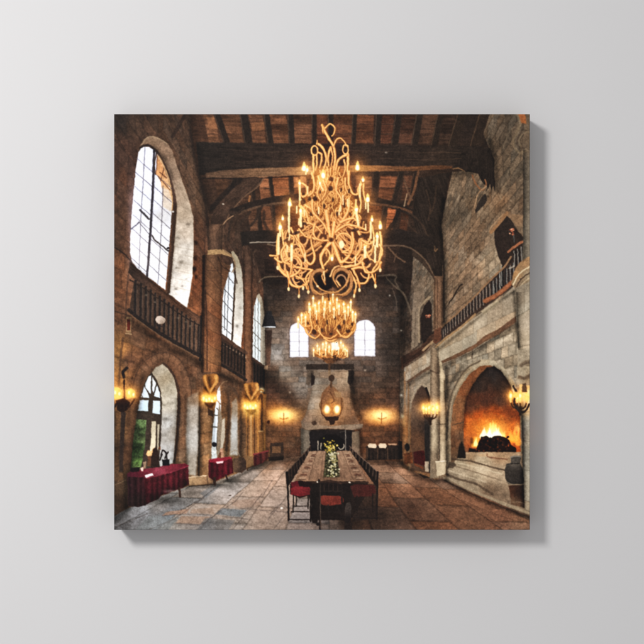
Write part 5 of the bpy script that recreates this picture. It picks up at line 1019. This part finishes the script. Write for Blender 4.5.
for x, y, rx, ry in [(331, 179, 2.6, 2.4), (330.5, 188.5, 2.6, 2.6), (315, 198.6, 2.2, 2.6), (309.5, 198.6, 1.7, 2), (303, 202, 2.6, 2.6), (358.4, 203, 1.8, 3), (337, 214, 1.2, 2.4), (324, 206, 1.1, 2.8), (344, 205, 1.2, 2.6), (341, 190, 1, 2.2), (349, 191, 1.1, 2.4), (320, 192, .9, 2), (311, 214, 1.3, 2), (350, 214, 1.4, 2), (318, 214, 1, 2.4), (333, 200, .9, 2.4)]: fill(ell(x, y, rx, ry), (60, 42, 32), soft=1.3, a=.85)
fill(ell(331.1, 239.7, 2.6, 2.3), (108, 74, 44), soft=1.2); fill(ell(331.1, 239.7, 1.1, 1), (66, 44, 30), soft=1)
# drops
for x, y0_, y1_ in [(288.6, 279, 289), (298.9, 287, 296), (308.2, 286, 292), (359.4, 282, 290), (375.3, 274, 286), (354, 290, 296), (380, 264, 270), (303, 284, 288), (277.5, 262, 268)]: line([(x, y0_), (x, y1_)], 1.1, (206, 140, 76)); fill(ell(x, y1_, 1.2, 2), (244, 206, 150), soft=1)
# large curled pair at the foot
for cx_, rx_, a0, a1 in [(319, 8.6, -30, 215), (341.7, 9.6, -200, 60)]:
    pass
ring(319.5, 282, 8.8, 12, 3.6, (146, 102, 62), 110, 330, hi=(188, 138, 90)); ring(341.5, 282, 10, 13, 3.6, (146, 102, 62), 200, 440, hi=(188, 138, 90)); ring(341, 283, 5.4, 8, 1.8, (142, 104, 74), 190, 380, hi=(184, 142, 104))
line([(322, 292), (330, 288), (338, 293)], 3, (110, 80, 60)); fill([(318, 276), (326, 272), (332, 276), (332, 288), (322, 292), (317, 285)], (32, 25, 23), soft=1.6)
for q in [[(312, 276), (316, 284), (322, 290), (330, 292)], [(349, 274), (346, 284), (338, 291), (328, 293)], [(327, 270), (322, 276), (325, 284)], [(335, 270), (333, 278), (338, 287)], [(314, 290), (320, 294), (327, 293)], [(350, 288), (344, 294), (336, 294)]]: ant(q, 1.7, 1.2, (180, 126, 72), (222, 170, 110), .9)
ant([(324, 272), (324.5, 281)], 1.8, .8, (222, 180, 126)); ant([(337, 281), (340, 286)], 1.8, 1.2, (206, 150, 96)); ant([(330, 276), (334, 268), (339, 266)], 2.2, 1.6, (168, 122, 82)); fill(ell(317.5, 286, 1.2, 1.2), (236, 200, 150), soft=1)
# small dark pans and cups
for x, y in [(303, 224), (296, 233), (287, 240), (362, 236), (355, 230), (369, 262), (376, 244), (366, 250), (299, 178)]: fill(ell(x, y, 4 if y > 200 else 1, 1.6, 12, -.3), (58, 42, 36), soft=1.2, a=.8)
OWNER[0] = c1
for a_ in [(289, 206, 232, 2.2), (300.6, 213, 226, 2.8), (278.5, 234, 254, 2.2), (291.5, 245, 260, 3.2), (365, 246, 257, 3.0), (377, 234, 246, 2.6), (370.6, 222, 238, 2), (299.8, 186, 200, 1.8), (360, 184, 197, 1.8), (280, 229, 236, 2), (306, 170, 174, 1.6), (375, 246, 262, 2)]: wax(*a_)
r = np.random.RandomState(77)
for k in range(16):
    sd_ = -1 if k % 2 else 1; x = 330 + sd_ * r.uniform(8, 47); y = r.uniform(200, 258) if abs(x - 330) > 24 else r.uniform(182, 214); wax(x, y, y + r.uniform(5, 9), 1.5, r.uniform(-.6, .6))
wax(356, 211, 225, 2.8, 2.4); wax(320, 184, 190, 1.6, 3); fill(ell(341.4, 244.5, 2.6, 4), (255, 226, 170), soft=1.4); wax(368, 203, 212, 1.5)
for x, y, s_ in [(304, 168, 1.35), (307, 169.5, .9), (357.5, 167, 1.35), (323, 175, 1.35), (289.7, 203.5, 1.25), (299.5, 183, .8), (363, 180, .8), (367.7, 199, 1.2), (300.7, 210.5, 1), (356.4, 209.5, 1.05), (282.6, 218.3, .8), (280, 227, 1.1), (372, 219.3, .9), (380.2, 226, 1.2), (331.9, 258.5, .95), (320, 183, .7), (377, 236, .9), (291.5, 246, .7), (364.5, 247, .7)]: flm(x, y, s_ * 1.12)
glow(378, 250, 8, 14, (255, 190, 100), .25); glow(284, 254, 8, 14, (255, 180, 90), .2)

# ---- what a lens and a printer do to the picture ------------------------------------
def blur(a, s):
    """Gaussian blur of standard deviation s (in picture units)."""
    s = s * S; n = max(1, int(3 * s)); k = np.exp(-.5 * (np.arange(-n, n + 1) / s) ** 2); k /= k.sum()
    for ax in (0, 1):
        pad = [(0, 0)] * a.ndim; pad[ax] = (n, n); b = np.pad(a, pad, mode='edge'); o = np.zeros_like(a); L = a.shape[ax]
        for i, w in enumerate(k): o += np.float32(w) * (b[i:i + L] if ax == 0 else b[:, i:i + L])
        a = o
    return a
# uneven edges: nudge everything by a small wandering offset
wx = fbm(GX, GY, 2.6, 401, 2) * .45; wy = fbm(GX, GY, 2.6, 411, 2) * .45
ix = np.clip((GX + wx - X0) * S, 0, N - 1.01); iy = np.clip((GY + wy - Y0) * S, 0, N - 1.01)
jx = ix.astype(int); jy = iy.astype(int); fx = (ix - jx)[..., None].astype(np.float32); fy = (iy - jy)[..., None].astype(np.float32)
IMG = (IMG[jy, jx] * (1 - fx) + IMG[jy, jx + 1] * fx) * (1 - fy) + (IMG[jy + 1, jx] * (1 - fx) + IMG[jy + 1, jx + 1] * fx) * fy
IDS = IDS[jy, jx]
IMG = IMG.astype(np.float32)
# mottled surfaces
lum = IMG.mean(2) / 255; amt = np.clip(1.25 - lum * 1.25, .1, 1)
tx = .13 * fbm(GX, GY, 4.2, 421, 3) + .12 * fbm(GX, GY, 1.5, 431, 2)
IMG *= (1 + tx * amt)[..., None]
IMG = np.clip(IMG, 0, 255)
# local contrast, bloom of the flames and windows, softness, grain
fine = np.random.RandomState(5).randn(N, N).astype(np.float32); fine = blur(fine, .33); fine /= fine.std()
IMG *= (1 + .055 * fine * amt)[..., None]
IMG = IMG + (IMG - blur(IMG, 7.0)) * .12 + (IMG - blur(IMG, 2.0)) * .07
IMG = np.clip(IMG, 0, 255)
br = np.clip(IMG - 190, 0, 255)
IMG = IMG + blur(br, 1.8) * .16 + blur(br, 6) * np.array([.42, .29, .2], np.float32)
IMG = np.clip(IMG, 0, 255)
IMG = blur(IMG, .26)
warm = 1 + .05 * np.clip((GX - 400) / 40, 0, 1)[..., None] * np.array([.5, .1, -1.1], np.float32) * (IMG.mean(2, keepdims=True) < 200)
IMG = np.clip(IMG * warm, 0, 255)
IMG += (np.random.RandomState(99).randn(N, N).astype(np.float32) * 1.6)[..., None]
gr = IMG @ np.array([.3, .59, .11], np.float32); IMG = gr[..., None] + (IMG - gr[..., None]) * .95
IMG = IMG * (1 + np.array([.045, -.01, -.085], np.float32) * np.clip(1.1 - gr / 190, 0, 1)[..., None])
t = np.clip(IMG / 255, 0, 1); t = np.clip(t * 1.07, 0, 1); IMG = 255 * (t + .16 * (t * t * (3 - 2 * t) - t)) ** 1.03
# ---------------------------------------------------------------------------
# The canvas itself: ink colours become a finely divided woven face, cut along
# the outline of each printed subject so that each is a mesh of its own.
# ---------------------------------------------------------------------------
canvas = bpy.data.objects.new('canvas_print', None); scene.collection.objects.link(canvas)
canvas.empty_display_size = .1; canvas.location = (0, -GAP, -.3)
canvas['label'] = 'square frameless canvas print of a candlelit stone hall hanging on the pale grey wall'
canvas['category'] = 'canvas print'

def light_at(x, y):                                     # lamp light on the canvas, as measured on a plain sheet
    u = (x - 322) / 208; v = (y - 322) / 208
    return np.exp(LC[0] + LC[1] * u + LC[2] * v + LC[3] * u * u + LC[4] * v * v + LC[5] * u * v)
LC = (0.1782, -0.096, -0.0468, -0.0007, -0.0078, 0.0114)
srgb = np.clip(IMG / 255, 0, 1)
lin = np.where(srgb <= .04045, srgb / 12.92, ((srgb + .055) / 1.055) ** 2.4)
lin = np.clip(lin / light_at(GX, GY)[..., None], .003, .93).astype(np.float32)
lin[0] *= .6; lin[-1] *= .6; lin[:, 0] *= .6; lin[:, -1] *= .6      # edge shading of the fold painted into the ink
xs = (np.arange(N) / (N - 1) - .5) * .6
XX, ZZ = np.meshgrid(xs, -xs)
R = .0014
edge = np.minimum(.3 - np.abs(XX), .3 - np.abs(ZZ)); q = np.clip(R - edge, 0, R)
YY = -DEPTH + (R - np.sqrt(np.maximum(R * R - q * q, 0)))
CO = np.stack([XX, YY, ZZ + .3], -1).astype(np.float32).reshape(-1, 3)
COL = np.concatenate([lin, np.ones((N, N, 1), np.float32)], -1).reshape(-1, 4)

def grid_mesh(name, co, col, quads, parent):
    vid, inv = np.unique(quads.ravel(), return_inverse=True)
    me = bpy.data.meshes.new(name); nf = len(quads)
    me.vertices.add(len(vid)); me.vertices.foreach_set('co', co[vid].ravel())
    me.loops.add(nf * 4); me.loops.foreach_set('vertex_index', inv.ravel().astype(np.int32))
    me.polygons.add(nf); me.polygons.foreach_set('loop_start', np.arange(0, nf * 4, 4, dtype=np.int32))
    me.update(calc_edges=True)
    at = me.color_attributes.new('ink', 'FLOAT_COLOR', 'POINT'); at.data.foreach_set('color', col[vid].ravel())
    me.polygons.foreach_set('use_smooth', np.ones(nf, bool))
    o = bpy.data.objects.new(name, me); scene.collection.objects.link(o); me.materials.append(ink_mat); o.parent = parent
    return o

ii, jj = np.meshgrid(np.arange(N - 1), np.arange(N - 1), indexing='ij')
a = (ii * N + jj).ravel(); Q = np.stack([a, a + N, a + N + 1, a + 1], -1); fid = IDS[:-1, :-1].ravel()
order = np.argsort(fid, kind='stable'); fs = fid[order]; made = {}
for k, (name, label, par) in enumerate(PARTS):
    lo, hi = np.searchsorted(fs, k), np.searchsorted(fs, k + 1)
    if hi - lo < 6:
        if hi > lo: print('tiny part', name, label)
        continue
    o = grid_mesh(name, CO, COL, Q[order[lo:hi]], made.get(par, canvas) if par is not None else canvas)
    if label: o['label'] = label
    made[k] = o

# wrapped sides, the picture mirrored round the fold
M = 44
for side in range(4):
    dep = np.linspace(0, 1, M)
    k = np.minimum((dep * (DEPTH - R) / .6 * (N - 1)).astype(int), N - 1)
    yy = -DEPTH + R + dep * (DEPTH - R)
    s = np.arange(N)
    P = np.zeros((M, N, 3), np.float32); Cc = np.ones((M, N, 4), np.float32); P[..., 1] = yy[:, None]
    if side == 0: P[..., 0] = -.3; P[..., 2] = (.3 - xs - .0)[None, :] * 1.0; Cc[..., :3] = lin[:, k].transpose(1, 0, 2)
    if side == 1: P[..., 0] = .3; P[..., 2] = (.3 - xs)[None, :]; Cc[..., :3] = lin[:, N - 1 - k].transpose(1, 0, 2)
    if side == 2: P[..., 2] = .6; P[..., 0] = xs[None, :]; Cc[..., :3] = lin[k]
    if side == 3: P[..., 2] = 0; P[..., 0] = xs[None, :]; Cc[..., :3] = lin[N - 1 - k]
    ii, jj = np.meshgrid(np.arange(M - 1), np.arange(N - 1), indexing='ij')
    a = (ii * N + jj).ravel(); q = np.stack([a, a + 1, a + N + 1, a + N], -1)
    if side in (1, 2): q = q[:, ::-1]
    grid_mesh('wrapped_edge', P.reshape(-1, 3), Cc.reshape(-1, 4), q, canvas)
# pine stretcher behind the cloth
bars = []; fc = []
def bar(x0, x1, z0, z1):
    n = len(bars); bars.extend([(x, y, z) for x in (x0, x1) for y in (-.022, -.0004) for z in (z0, z1)])
    fc.extend([tuple(n + t for t in f) for f in [(0, 4, 5, 1), (2, 3, 7, 6), (0, 1, 3, 2), (4, 6, 7, 5), (0, 2, 6, 4), (1, 5, 7, 3)]])
e = .299
bar(-e, -e + .04, .001, .599); bar(e - .04, e, .001, .599); bar(-e + .0402, e - .0402, .559, .599); bar(-e + .0402, e - .0402, .001, .041)
mesh_obj('stretcher_frame', bars, fc, wood_mat, canvas)
